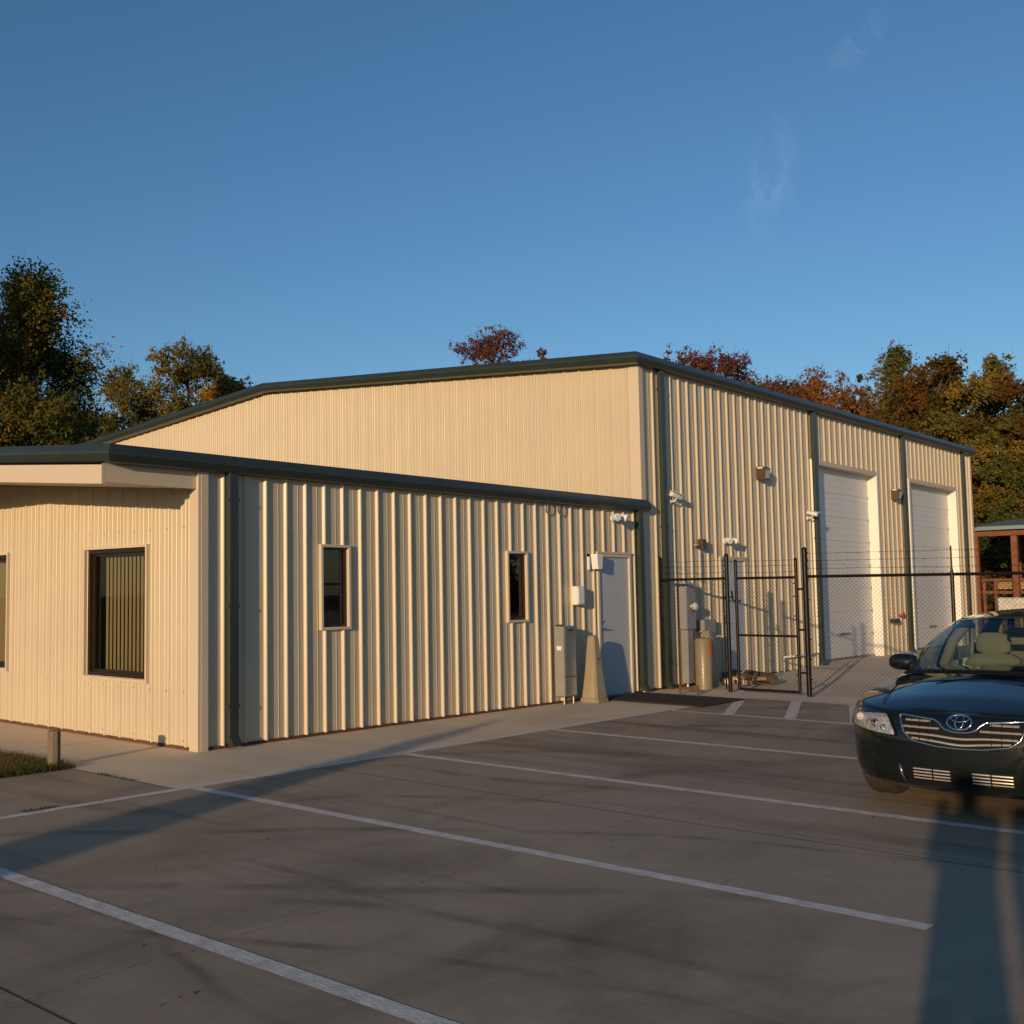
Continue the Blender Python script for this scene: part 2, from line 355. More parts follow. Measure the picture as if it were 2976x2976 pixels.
def trimring(mb,fn,u0,u1,z0,z1,w,d0,d1):        # rectangular ring around an opening
    def bx(a,b,c,e):
        vs=[fn(u,d,z) for z in (c,e) for d in (d0,d1) for u in (a,b)]
        mb.add(vs,[(0,2,3,1),(4,5,7,6),(0,1,5,4),(2,6,7,3),(0,4,6,2),(1,3,7,5)])
    bx(u0,u0+w,z0,z1); bx(u1-w,u1,z0,z1); bx(u0+w,u1-w,z0,z0+w); bx(u0+w,u1-w,z1-w,z1)
def fbox(mb,fn,u0,u1,d0,d1,z0,z1,mi=0):
    vs=[fn(u,d,z) for z in (z0,z1) for d in (d0,d1) for u in (u0,u1)]
    mb.add(vs,[(0,2,3,1),(4,5,7,6),(0,1,5,4),(2,6,7,3),(0,4,6,2),(1,3,7,5)],mi)
GP=[(0,0),(.09,-.012),(.145,-.085),(.150,-.10),(.150,-.118),(.115,-.19),(.10,-.20),(0,-.20)]   # gutter and rake section (out, down)
def sweep(name,path,m,parent):           # path: list of (point, outward dir) ; mitred sweep of GP
    mb=MB(); n=len(GP)
    for p,o_ in path:
        for a,b in GP: mb.v.append((p[0]+o_[0]*a,p[1]+o_[1]*a,p[2]+b))
    for i in range(len(path)-1):
        for k in range(n):
            k2=(k+1)%n; mb.f.append((i*n+k,i*n+k2,(i+1)*n+k2,(i+1)*n+k)); mb.m.append(0)
    mb.f.append(tuple(range(n))); mb.m.append(0); mb.f.append(tuple(range((len(path)-1)*n,len(path)*n))[::-1]); mb.m.append(0)
    return mb.build(name,m,parent)
def downspout(x0,x1,ztop,parent,zb=.03):
    mb=MB(); mb.bbox(x0,x1,-.105,-.034,zb+.10,ztop,.006)
    mb.prism([(-.034,zb+.10),(-.105,zb+.10),(-.16,zb+.02),(-.15,zb),(-.09,zb),(-.034,zb+.05)],lambda y,z:(x0+.004,y,z),lambda y,z:(x1-.004,y,z))
    for z in (zb+.4,ztop*.5,ztop-.35): mb.box(x0-.012,x1+.012,-.108,-.030,z,z+.03)
    return mb.build('downspout',M['green'],parent,smooth='a')

SL=1/12.
def zt_off(y): return 2.98+SL*min(y,18.3-y)
OL=9.14; OW=18.3
office=empty('office_building',(0,0,0))
tag(office,'low cream ribbed metal office wing with dark green gutter and narrow windows','building')
WH=[(1.79,2.225,1.235,2.18),(5.42,5.855,1.235,2.18),(7.745,8.68,-.1,2.165)]
wall('wall',frontfn,0,OL,.03,lambda u:2.99,.898,WH,office,flat=((0,.05),))
LH=[(.91,2.115,.70,2.17),(3.99,5.19,.70,2.17),(8.2,9.4,.70,2.17)]
wall('wall',leftfn(0),0,OW,.03,lambda y:zt_off(y),.16,LH,office)
wall('wall',lambda u,d,z:(u,OW+d,z),0,OL,.03,lambda u:2.99,.2,(),office)
# corner trims
t=MB(); t.box(-.036,.004,-.040,.11,.0,3.0); t.box(.004,.095,-.044,-.003,.0,3.0); t.build('corner_trim',M['cream_trim'],office)
t=MB(); t.box(9.03,9.135,-.040,-.003,.0,2.95); t.build('corner_trim',M['cream_trim'],office)
# base flashing and slab edge
t=MB(); t.box(.1,7.7,-.018,.05,.006,.034); t.box(8.72,9.1,-.018,.05,.006,.034); t.box(-.018,.05,.14,18.2,.006,.034); t.build('base_flashing',M['rust'],office)
# gutter and rake
RZ=3.13; X0=-1.07
sweep('gutter',[((X0,0,RZ),(-1,-1)),((9.23,0,RZ),(0,-1))],M['green'],office)
sweep('rake_trim',[((X0,0,RZ),(-1,-1)),((X0,9.15,RZ+9.15*SL),(-1,0)),((X0,18.3,RZ),(-1,1))],M['green'],office)
rf=MB(); rf.v=[]
for x in np.linspace(X0,9.14,2):
    pass
def roof(name,x0,x1,z,yw,parent,m):
    mb=MB()
    for (ya,za,yb,zb_) in ((0,z,yw/2,z+SL*yw/2),(yw/2,z+SL*yw/2,yw,z)):
        P,at=profile(x0,x1,x0+.05)
        us=[x0]+[a for a,_ in P if x0<a<x1]+[x1]
        for a,b in zip(us,us[1:]):
            mb.add([(a,ya,za+at(a)),(b,ya,za+at(b)),(b,yb,zb_+at(b)),(a,yb,zb_+at(a))],[(0,1,2,3)])
    return mb.build(name,m,parent,fix=False)
roof('roof',X0,9.139,RZ-.035,18.3,office,M['green'])
# canopy soffit over the end wall
cz=lambda y:2.745+SL*max(0,y)
mb=MB()
ys=[0.0,9.15,18.3]; zz=[2.745,2.745+SL*9.15,2.745]
for (ya,za,yb,zb_) in ((.0,zz[0],9.15,zz[1]),(9.15,zz[1],18.3,zz[2])):
    mb.add([(-1.19,ya,za),(-.03,ya,za),(-.03,yb,zb_),(-1.19,yb,zb_)],[(0,3,2,1)])
    mb.add([(-1.19,ya,za),(-1.19,ya,za+.17),(-1.19,yb,zb_+.17),(-1.19,yb,zb_)],[(0,1,2,3)])
    mb.add([(-1.20,ya,za-.02),(-1.20,ya,za+.165),(-1.20,yb,zb_+.165),(-1.20,yb,zb_-.02)],[(0,1,2,3)])
    mb.add([(-1.20,ya,za-.02),(-1.16,ya,za-.02),(-1.16,yb,zb_-.02),(-1.20,yb,zb_-.02)],[(0,1,2,3)])
mb.add([(-1.20,-.001,2.725),(-1.16,-.001,2.725),(-1.16,-.001,2.93),(-1.20,-.001,2.93)],[(0,1,2,3)])
mb.add([(-1.16,0,2.745),(-.04,0,2.745),(-.04,0,2.97),(-1.16,0,2.97)],[(0,1,2,3)])
mb.build('canopy_soffit',M['cream_trim'],office,fix=False)
mb=MB(); mb.add([(-1.06,.02,3.0),(9,.02,3.0),(9,.02,3.1),(-1.06,.02,3.1)],[(0,1,2,3)]); mb.add([(-1.05,.02,2.93),(-1.05,18.2,2.93),(-1.05,9.15,3.7)],[(0,1,2)])
mb.build('eave_closure',M['green'],office,fix=False)
downspout(.335,.465,2.98,office); downspout(8.905,9.03,2.95,office)
# windows of the office
def small_window(u0,u1,z0,z1):
    w=MB(); trimring(w,frontfn,u0,u1,z0,z1,.032,.0,.046); f=w.build('window',M['cream_trim'],office)
    b=MB(); trimring(b,frontfn,u0+.033,u1-.033,z0+.033,z1-.033,.028,-.07,.0)
    fbox(b,frontfn,u1-.115,u1-.095,-.06,-.02,z0+.06,z1-.06); b.build('frame',M['bronze'],f)
    p=MB(); p.add([(u0+.05,.03,z0+.05),(u1-.05,.03,z0+.05),(u1-.05,.03,z1-.05),(u0+.05,.03,z1-.05)],[(0,1,2,3)]); p.build('pane',M['glass'],f,fix=False)
small_window(1.762,2.256,1.207,2.205); small_window(5.391,5.885,1.207,2.205)
def big_window(y0,y1,slat0,slat1,closed=False):
    fn=leftfn(0)
    w=MB(); trimring(w,fn,y0,y1,.665,2.195,.030,.0,.046); f=w.build('window',M['cream_trim'],office)
    b=MB(); trimring(b,fn,y0+.03,y1-.03,.695,2.165,.045,-.11,-.005); trimring(b,fn,y0+.075,y1-.075,.74,2.12,.03,-.10,-.05); b.build('frame',M['bronze'],f)
    p=MB(); p.add([(.07,y0+.08,.75),(.07,y1-.08,.75),(.07,y1-.08,2.11),(.07,y0+.08,2.11)],[(3,2,1,0)]); p.build('pane',M['glass2'],f,fix=False)
    s=MB(); n=0; y=slat0
    a=-R(14)
    while y<slat1:
        hw=.043 if closed else .019; dy=hw*math.cos(a); dx=hw*math.sin(a)
        s.add([(.16-dx,y-dy,.74),(.16+dx,y+dy,.74),(.16+dx,y+dy,2.10),(.16-dx,y-dy,2.10)],[(0,1,2,3)]); y+=.078
    s.build('blind',M['blind'],f,fix=False)
big_window(.87,2.155,.93,1.99); big_window(3.95,5.23,4.0,5.2,True); big_window(8.16,9.44,8.2,9.3)
# interior room shell so panes look into a dark room
rm=MB(); rm.box(.9,8.9,2.2,17.9,.02,2.7); rm.build('interior_partition',M['dark'],office)
fl=MB(); fl.add([(.02,.02,.02),(9.1,.02,.02),(9.1,18.2,.02),(.02,18.2,.02)],[(0,1,2,3)]); fl.add([(.02,.02,2.72),(9.1,.02,2.72),(9.1,18.2,2.72),(.02,18.2,2.72)],[(0,1,2,3)]); fl.build('interior_floor',M['dark'],office,fix=False)
# entrance door
def door(parent,u0,u1,zt,leafm,hside=1,name='door'):
    t=MB(); fbox(t,frontfn,u0,u0+.05,-.06,.045,.0,zt); fbox(t,frontfn,u1-.05,u1,-.06,.045,.0,zt); fbox(t,frontfn,u0+.05,u1-.05,-.06,.045,zt-.05,zt)
    fbox(t,frontfn,u0-.02,u1+.02,.02,.056,zt,zt+.03)
    t.build('door_frame',M['cream_trim'],parent)
    d=MB(); fbox(d,frontfn,u0+.052,u1-.052,-.05,.015,.025,zt-.054)
    dd=d.build(name,leafm,parent)
    h=MB(); x=u0+.13
    h.lathe((x,-.015,1.05),[(.035,0),(.035,-.012),(.018,-.016),(.014,-.05)],14,axis='y'); h.tube([(x,-.06,1.05),(x+.06,-.065,1.052),(x+.13,-.06,1.045)],[.013,.011,.009],8)
    h.build('handle',M['chrome'],dd,smooth='a')
    MB().lathe((x,-.015,1.17),[(.028,0),(.028,-.014),(.012,-.018)],14,axis='y').build('deadbolt',M['chrome'],dd,smooth='a')
    for z in (.25,1.05,1.85): MB().tube([(u1-.05,-.024,z-.055),(u1-.05,-.024,z+.055)],.009,8).build('hinge',M['cream_trim'],dd,smooth='a')
    th=MB(); fbox(th,frontfn,u0+.05,u1-.05,-.06,.09,.004,.022); th.build('threshold',M['galv'],parent)
    return dd
door(office,7.72,8.71,2.215,M['door'])

# ------------------------------------------------------------------ warehouse
wh=empty('warehouse_building',(OL,0,0))
tag(wh,'tall cream ribbed metal warehouse with green trim and two white overhead doors','building')
def PW(o):   # parts built in world coordinates, parented to the moved empty
    o.location=(-OL,0,0); return o
WL=27.25; EZ=5.39
BH=[(16.22,19.87,-.1,4.27),(22.15,25.81,-.1,4.27),(11.86,12.82,-.1,2.17)]
PW(wall('wall',frontfn,OL,WL,.03,lambda u:EZ+.02,9.25,BH,wh))
PW(wall('wall',leftfn(OL),0,OW,2.6,lambda y:EZ+.02+SL*min(y,18.3-y),.16,(),wh))
PW(wall('wall',lambda u,d,z:(WL+d,u,z),0,OW,.03,lambda y:EZ+.02+SL*min(y,18.3-y),.2,(),wh))
PW(wall('wall',lambda u,d,z:(u,OW+d,z),OL,WL,.03,lambda u:EZ+.02,.2,(),wh))
t=MB(); t.box(9.10,9.144,-.044,.14,2.6,5.38); t.box(9.144,9.24,-.044,-.003,.02,5.38); PW(t.build('corner_trim',M['cream_trim'],wh))
t=MB(); t.box(27.16,27.29,-.044,-.003,.02,5.38); t.box(27.25,27.29,-.003,.14,.02,5.38); PW(t.build('corner_trim',M['cream_trim'],wh))
GZ=5.56; GX=8.99
PW(sweep('gutter',[((GX,-.03,GZ),(-1,-1)),((WL+.1,-.03,GZ),(0,-1))],M['green'],wh))
PW(sweep('rake_trim',[((GX,-.03,GZ),(-1,-1)),((GX,9.15,GZ+9.15*SL),(-1,0)),((GX,18.33,GZ),(-1,1))],M['green'],wh))
PW(roof('roof',GX,WL+.1,GZ-.035,18.3,wh,M['green']))
mb=MB()
for (ya,za,yb,zb_) in ((-.03,GZ-.2,9.15,GZ-.2+SL*9.15),(9.15,GZ-.2+SL*9.15,18.3,GZ-.2)): mb.add([(GX,ya,za),(OL+.01,ya,za),(OL+.01,yb,zb_),(GX,yb,zb_)],[(0,1,2,3)])
PW(mb.build('soffit',M['green'],wh,fix=False))
for a,b in ((9.72,9.855),(16.13,16.285),(21.57,21.73),(26.36,26.5)): PW(downspout(a,b,5.36,wh,zb=zy(a)+.02))
t=MB(); t.box(9.26,11.8,-.018,.05,.006,.034); t.box(12.9,16.1,-.018,.05,.006,.045); PW(t.build('base_flashing',M['rust'],wh))
def bay(u0,u1,zt):
    z0=zy(u0+1)+.004
    e=.19
    for a,b in ((u0-.09,u0+.003),(u1-.003,u1+.09)):
        j=MB(); fbox(j,frontfn,a,b,-e,.040,z0,zt+.09); PW(j.build('door_jamb',M['jamb'],wh))
    j=MB(); fbox(j,frontfn,u0+.003,u1-.003,-e,.040,zt-.003,zt+.09); PW(j.build('door_header',M['cream_trim'],wh))
    d=MB(); nz=8; hh=(zt-z0)/nz
    for i in range(nz):
        a=z0+i*hh
        prof=[(0,.012),(.006,.0),(hh*.24,.0),(hh*.25,.006),(hh*.27,.006),(hh*.28,0),(hh*.49,0),(hh*.50,.006),(hh*.52,.006),(hh*.53,0),(hh*.74,0),(hh*.75,.006),(hh*.77,.006),(hh*.78,0),(hh-.006,0),(hh,.012)]
        for (p,q),(r_,s_) in zip(prof,prof[1:]):
            d.add([(u0,.17+q,a+p),(u1,.17+q,a+p),(u1,.17+s_,a+r_),(u0,.17+s_,a+r_)],[(0,1,2,3)])
    dd=PW(d.build('overhead_door',M['white_door'],wh,fix=False))
    for i in range(1,nz):
        z=z0+i*hh; MB().box(u1-.09,u1-.03,.160,.172,z-.03,z+.03).build('hinge_plate',M['galv'],dd)
    MB().box(u0+1.5,u0+2.1,.12,.165,z0+.55,z0+.58).build('lift_handle',M['galv'],dd); MB().box(u0,u1,.155,.175,z0,z0+.05).build('bottom_seal',M['galv'],dd)
bay(16.22,19.87,4.27); bay(22.15,25.81,4.27)
o=empty('tmp',(0,0,0)); bpy.data.objects.remove(o)
before=set(bpy.data.objects)
door(wh,11.83,12.86,2.215,M['door'])
for ob in set(bpy.data.objects)-before:
    if ob.parent==wh: PW(ob)
fl=MB(); fl.add([(9.2,.05,.02),(27.2,.05,.02),(27.2,18.2,.02),(9.2,18.2,.02)],[(0,1,2,3)]); PW(fl.build('interior_floor',M['dark'],wh,fix=False))
# screws rows on the front wall (fasteners)
def screws(parent,fn,u0,u1,first,zs,pw=False,holes=()):
    mb=MB(); k=0
    while first+k*.3048<u1:
        u=first+k*.3048+.09
        for z in zs:
            if any(h[0]-.03<u<h[1]+.03 and h[2]<z<h[3] for h in holes): continue
            if u>u0: fbox(mb,fn,u-.006,u+.006,0,.007,z-.006,z+.006)
        k+=1
    ob=mb.build('wall_screws',M['galv'],parent)
    ob['kind']='stuff'
    if pw: PW(ob)
screws(office,frontfn,.5,9.0,.898,(.09,1.05,1.62,2.3),holes=WH)
screws(office,leftfn(0),.2,9,.16,(.09,.6,2.35),holes=LH)

# ------------------------------------------------------------------ things on the walls
def floodlight_pair(x,z,label,g=None):
    e=empty('floodlight',(x,-.04,z)); tag(e,label,'floodlight',g)
    MB().lathe((0,0,0),[(.055,0),(.055,-.03),(.03,-.045)],16,axis='y').build('base',M['white'],e,smooth='a')
    for s in (-1,1):
        a=MB().tube([(0,-.03,0),(s*.05,-.06,.01),(s*.09,-.09,.03)],.012,8); a.build('arm',M['white'],e,smooth=True)
        h=MB(); d=Vector((s*.35,-1,-.35)).normalized(); p=Vector((s*.10,-.09,.03))
        h.tube([p-d*.03,p,p+d*.05,p+d*.10,p+d*.115],[.02,.035,.045,.062,.058],14); h.build('lamp_head',M['white'],e,smooth='a')
    return e
floodlight_pair(8.17,2.78,'twin headed white floodlight high on the office wall above the grey entrance door','twin white floodlights')
floodlight_pair(12.0,2.52,'twin headed white floodlight on the warehouse wall above the fenced door','twin white floodlights')
def cam_bullet(x,z,dirv,label):
    e=empty('security_camera',(x,-.035,z)); tag(e,label,'camera','white security cameras')
    MB().lathe((0,0,-.06),[(.04,0),(.04,-.015),(.02,-.03)],14,axis='y').build('mount',M['white'],e,smooth='a')
    MB().tube([(0,-.02,-.06),(0,-.09,-.06),(0,-.12,-.01)],.014,8).build('bracket',M['white'],e,smooth=True)
    d=Vector(dirv).normalized(); p=Vector((0,-.12,.03))
    b=MB(); b.tube([p-d*.13,p-d*.125,p+d*.12,p+d*.13],[.03,.042,.042,.036],16); b.build('camera_body',M['white'],e,smooth='a')
    h=MB(); q=Vector((0,0,.05)); s_=d.cross(Vector((0,0,1))).normalized()*.045
    a=p-d*.12+q; c=p+d*.17+q
    h.add([a-s_,a+s_,c+s_,c-s_,a-s_+Vector((0,0,.006)),a+s_+Vector((0,0,.006)),c+s_+Vector((0,0,.006)),c-s_+Vector((0,0,.006))],[(0,1,2,3),(4,5,6,7),(0,1,5,4),(1,2,6,5),(2,3,7,6),(3,0,4,7)])
    h.build('sunshield',M['white'],e)
    l=MB(); l.lathe(tuple(p+d*.131),[(.026,0),(.02,.004)],12,axis='x'); l.build('lens',M['black'],e)
cam_bullet(10.05,3.20,(1,-.25,-.28),'white bullet security camera beside the first warehouse downspout')
cam_bullet(15.78,3.16,(-.4,-1,-.25),'white security camera on the second warehouse downspout next to the first overhead door')
def wallpack(x,z,label,w=.25,h=.25,d=.18):
    e=empty('wall_light',(x,-.033,z)); tag(e,label,'wall light','bronze wall lights')
    b=MB(); pr=[(0,-h/2),(0,h/2),(-d*.75,h/2),(-d,h*.32),(-d*.78,-h/2)]
    b.prism(pr,lambda y,zz:(-w/2,y,zz),lambda y,zz:(w/2,y,zz)); b.build('housing',M['brownmetal'],e)
    l=MB(); l.add([(-w*.42,-d-.004,h*.26),(w*.42,-d-.004,h*.26),(w*.42,-d*.82-.004,-h*.42),(-w*.42,-d*.82-.004,-h*.42)],[(0,1,2,3)]); l.build('lens',M['lens'],e,fix=False)
    r=MB(); r.box(-w*.5-.003,-w*.5,-.13,-.03,h*.34,h*.5-.01); r.build('label_plate',M['white'],e)
wallpack(13.58,3.87,'large bronze wall light on the windowless part of the warehouse wall')
wallpack(20.93,3.89,'bronze wall light between the two overhead doors')
e=empty('junction_box',(10.98,-.034,2.44)); tag(e,'small brown junction box high on the warehouse wall above the meter','junction box')
MB().bbox(.0,.14,-.11,-.01,-.09,.09,.01).build('housing',M['brownmetal'],e); MB().tube([(0,-.06,-.02),(-.14,-.06,-.02),(-.17,-.02,-.02)],.018,8).build('arm',M['grey_box'],e,smooth=True)
MB().tube([(.05,-.03,-.12),(.05,-.03,-.5),(.02,-.03,-.66)],.008,6).build('cable',M['grey_box'],e)
# security alarm box, light over door
o=empty('entry_light',(7.50,-.036,2.06)); tag(o,'white wall lamp on an angled bracket at the top corner of the grey entrance door','wall light')
t=MB(); t.box(-.07,-.03,-.03,0,-.10,.14); t.box(-.07,.1,-.03,0,.10,.14); t.build('bracket',M['white'],o)
h=MB(); h.prism([(.0,.14),(.14,.14),(.155,.10),(.13,-.09),(.02,-.09),(.0,.05)],lambda x,z:(x,-.14,z),lambda x,z:(x,-.03,z)); h.build('lamp_head',M['white'],o,smooth='a')
o=empty('key_box',(6.98,-.034,1.57)); tag(o,'small white box fixed to the office wall left of the entrance door','wall box')
MB().bbox(0,.19,-.11,0,-.14,.14,.012).build('housing',M['white'],o); t=MB(); t.box(.02,.17,-.118,-.108,-.115,.115); t.build('cover',M['white'],o)
for x in (6.42,6.74):
    o=MB().tube([(x-.09,-.04,2.93),(x-.09,-.04,2.84),(x-.06,-.042,2.79),(x,-.045,2.765),(x+.06,-.042,2.79),(x+.09,-.04,2.84),(x+.09,-.04,2.93)],.008,6).build('hanging_cable',M['grey_box'],smooth=True)
    tag(o,('left' if x<6.5 else 'right')+' one of two thin cable loops hanging under the office gutter','cable','cable loops under the gutter')
# stainless cabinet
o=empty('steel_cabinet',(6.49,-.035,0)); tag(o,'narrow stainless steel cabinet on short legs against the office wall','cabinet')
b=MB(); b.bbox(0,.30,-.165,0,.11,1.13,.012); b.build('housing',M['steel_dull'],o)
b=MB(); b.bbox(.008,.292,-.19,-.166,.40,1.12,.01); b.bbox(.008,.292,-.19,-.166,.12,.395,.01); b.build('door',M['steel'],o,smooth='a')
b=MB(); b.box(.10,.22,-.196,-.189,1.06,1.08); b.build('handle',M['black'],o)
for x in (.03,.27): MB().tube([(x,-.14,.0),(x,-.14,.12)],.014,8).build('leg',M['galv'],o)
MB().tube([(.17,-.10,.0),(.17,-.10,.115)],.02,8).build('pipe',M['copper'],o,smooth=True)
b=MB(); b.box(-.003,0.0,-.13,-.05,.78,.84); b.build('label_plate',M['white'],o)
b=MB(); b.box(.02,.10,-.10,-.03,1.128,1.15); b.build('top_bracket',M['bronze'],o)
# tan pedestals
def pedestal(x,y,z,h,w,label):
    e=empty('utility_pedestal',(x,y,z)); tag(e,label,'pedestal','tapered tan utility pedestals')
    b=MB(); N=12; secs=[(0,w*.56),(.06,w*.56),(.065,w*.5),(h*.45,w*.36),(h*.93,w*.235),(h*.985,w*.20),(h,w*.14)]
    for i,(zz,r) in enumerate(secs):
        c=r*.25
        for (px,py) in ((-r,-r+c),(-r+c,-r),(r-c,-r),(r,-r+c),(r,r-c),(r-c,r),(-r+c,r),(-r,r-c)): b.v.append((px,py*.85,zz))
    for i in range(len(secs)-1):
        for k in range(8): b.f.append((i*8+k,i*8+(k+1)%8,(i+1)*8+(k+1)%8,(i+1)*8+k)); b.m.append(0)
    b.f.append(tuple(range(len(secs)*8-8,len(secs)*8))); b.m.append(0)
    b.build('cover',M['tan'],e,smooth='a'); q=MB(); q.box(-.05,.05,-w*.28,-w*.26,.62*h,.66*h); q.build('latch',M['galv'],e)
pedestal(7.12,-.30,.004,.98,.32,'tapered tan utility pedestal standing beside the entrance door')
pedestal(10.66,-.33,.004,.95,.34,'tapered tan utility pedestal behind the fence next to the yellowish bollard')
# mat and scraper
o=MB(); o.bbox(7.42,8.80,-1.84,-.12,.006,.022,.005); 
for i in range(28):
    y=-1.80+i*.06; o.box(7.46,8.76,y,y+.03,.0222,.026)
o=o.build('door_mat',M['rubber']); tag(o,'large dark rubber mat on the concrete outside the entrance door','mat')
o=empty('boot_scraper',(9.05,-.80,.004)); tag(o,'small rusty boot scraper standing on the concrete in front of the fence','boot scraper')
for y in (-.15,.15): MB().tube([(0,y,0),(0,y,.15)],.018,8).build('leg',M['rust'],o)
MB().box(-.012,.012,-.17,.17,.07,.12).build('bar',M['rust'],o)
# meter
o=empty('electric_meter',(10.26,-.033,0)); tag(o,'grey electric meter cabinet with a round glass meter on the fenced wall','electric meter')
MB().bbox(0,.34,-.14,0,.97,1.76,.012).build('housing',M['grey_box'],o); 
b=MB(); b.lathe((.20,-.14,1.36),[(.085,0),(.085,-.02),(.08,-.03)],20,axis='y'); b.build('meter_ring',M['galv'],o,smooth='a')
b=MB(); b.lathe((.20,-.17,1.36),[(.072,0),(.070,-.04),(.05,-.065),(.02,-.072)],20,axis='y'); b.build('meter_glass',M['lens'],o,smooth=True)
MB().bbox(.03,.24,-.13,0,.06,.965,.01).build('wireway',M['grey_box'],o)
MB().tube([(.12,-.06,0),(.12,-.06,.07)],.03,8).build('conduit',M['galv'],o)
o=empty('meter_socket',(10.90,-.033,0)); tag(o,'low grey junction box with three white conduits behind the bollard','junction box')
MB().bbox(0,.42,-.13,0,.90,1.12,.01).build('housing',M['grey_box'],o)
for k in range(3): MB().tube([(.10+.09*k,-.07,0.0),(.10+.09*k,-.07,.90)],.022,8).build('conduit',M['white'],o,smooth=True)
o=empty('bollard',(10.16,-.50,.004)); tag(o,'yellowish concrete filled bollard with an orange label behind the fence','bollard')
MB().lathe((0,0,0),[(.135,0),(.135,.80),(.115,.83),(.05,.845)],24).build('post',M['tan'],o,smooth='a')
b=MB()
for k in range(5):
    a0=R(-118+k*7); a1=R(-118+(k+1)*7); r=.1375
    for z0,z1 in ((.55,.64),(.66,.76)): b.add([(r*math.cos(a0),r*math.sin(a0),z0),(r*math.cos(a1),r*math.sin(a1),z0),(r*math.cos(a1),r*math.sin(a1),z1),(r*math.cos(a0),r*math.sin(a0),z1)],[(0,1,2,3)])
b.build('warning_label',M['orange'],o,fix=False)
# low white pipe by wall, red valve and bracket
o=empty('low_pipe',(14.2,-.10,0)); tag(o,'low horizontal white pipe along the foot of the warehouse wall','pipe')
MB().tube([(0,0,.32),(1.75,0,.32)],.02,8).build('pipe',M['white'],o,smooth=True)
for x in (.05,1.70): MB().tube([(x,0,.02),(x,0,.32)],.016,8).build('leg',M['white'],o,smooth=True)
o=empty('hose_valve',(20.95,-.04,1.0)); tag(o,'red wall valve beside the downspout between the overhead doors','valve')
MB().lathe((0,-.02,0),[(.03,0),(.03,-.08),(.015,-.10)],12,axis='y').build('valve_body',M['red'],o,smooth=True)
MB().lathe((0,-.10,.03),[(.055,0),(.055,-.02)],16,axis='y').build('handwheel',M['red'],o,smooth='a')
o=MB().bbox(20.35,20.68,-.16,-.034,.84,.93,.01).build('wall_bracket',M['green']); tag(o,'dark green metal bracket on the wall left of the red valve','bracket')
# log and slab behind the gate
o=MB(); P0=Vector((11.36,-1.15,.12)); P1=Vector((11.95,-.42,.13))
o.tube([P0+(P1-P0)*t for t in (0,.02,.3,.6,.98,1)],[.075,.09,.095,.09,.09,.075],14); o=o.build('log',M['bark'],smooth='a'); tag(o,'short weathered log lying on the ground behind the gate','log')
o=MB(); o.v=[]
d=(P1-P0).normalized(); n=Vector((-d.y,d.x,0))
c0=P0+n*.22+d*.05; 
pts=[c0-n*.12,c0+n*.14,c0+n*.14+d*1.15,c0-n*.12+d*1.15]
o.add([(p.x,p.y,.10) for p in pts]+[(p.x,p.y,.155) for p in pts],[(0,1,2,3),(4,5,6,7),(0,1,5,4),(1,2,6,5),(2,3,7,6),(3,0,4,7)])
o=o.build('plank',M['lumber']); tag(o,'pale flat board lying beside the log behind the gate','board')
for k,(x,y) in enumerate(((11.33,-.75),(11.62,-.42),(11.18,-.45))):
    o=MB(); o.bbox(x,x+.2,y,y+.14,.006,.10,.015); o=o.build('paving_block',M['yard']); tag(o,['pale paving block nearest the log end behind the gate','pale paving block under the board behind the gate','pale paving block nearest the meter behind the gate'][k],'block','paving blocks behind the gate')
# wooden post by the grass
o=MB(); o.prism([(math.cos(R(a))*.064,math.sin(R(a))*.064) for a in range(0,360,45)],lambda x,y:(x-1.57,y+.21,-.03),lambda x,y:(x*.97-1.57,y*.97+.21,.345)); o=o.build('wooden_post',M['wood'],smooth='a'); tag(o,'short round weathered wooden post at the corner of the grass','post')

# ------------------------------------------------------------------ chain link fence
FX=9.75
def mesh_panel(y0,y1,z0,z1,name,parent,x=0,pitch=.062,r=.0017):
    mb=MB()
    W=y1-y0;H=z1-z0
    for s in (1,-1):
        c=-H if s==1 else 0
        k=math.floor(c/pitch)
        while k*pitch<(W if s==1 else W+H):
            a=k*pitch
            # line y = y0 + a + s*(z-z0)
            za=z0; ya=y0+a; zb_=z1; yb=ya+s*H
            t0,t1=0,1
            def cl(t0,t1,p,q,lo,hi):
                d=q-p
                if abs(d)<1e-9: return (t0,t1) if lo<=p<=hi else (1,0)
                u,v=(lo-p)/d,(hi-p)/d
                if u>v:u,v=v,u
                return max(t0,u),min(t1,v)
            t0,t1=cl(t0,t1,ya,yb,y0,y1)
            if t1-t0>.005:
                A=(x+s*.002,ya+(yb-ya)*t0,za+(zb_-za)*t0); B=(x+s*.002,ya+(yb-ya)*t1,za+(zb_-za)*t1)
                mb.tube([A,B],r,3,caps=False)
            k+=1
    return mb.build(name,M['black'],parent,fix=False)
def barbed(y0,y1,z,parent,x=0,sag=.006):
    mb=MB(); n=max(2,int(abs(y1-y0)/.15)); pts=[]
    rr=random.Random(int(z*1000+y0*10))
    for i in range(n+1):
        t=i/n; pts.append((x+rr.uniform(-.004,.004),y0+(y1-y0)*t,z-sag*4*t*(1-t)+rr.uniform(-.004,.004)))
    mb.tube(pts,.0024,4)
    for p in pts[1:-1]:
        for s in (-1,1): mb.tube([(p[0]-.012*s,p[1]-.006,p[2]-.014),(p[0]+.012*s,p[1]+.006,p[2]+.014)],.0018,3)
    return mb.build('barbed_wire',M['black'],parent,fix=False)
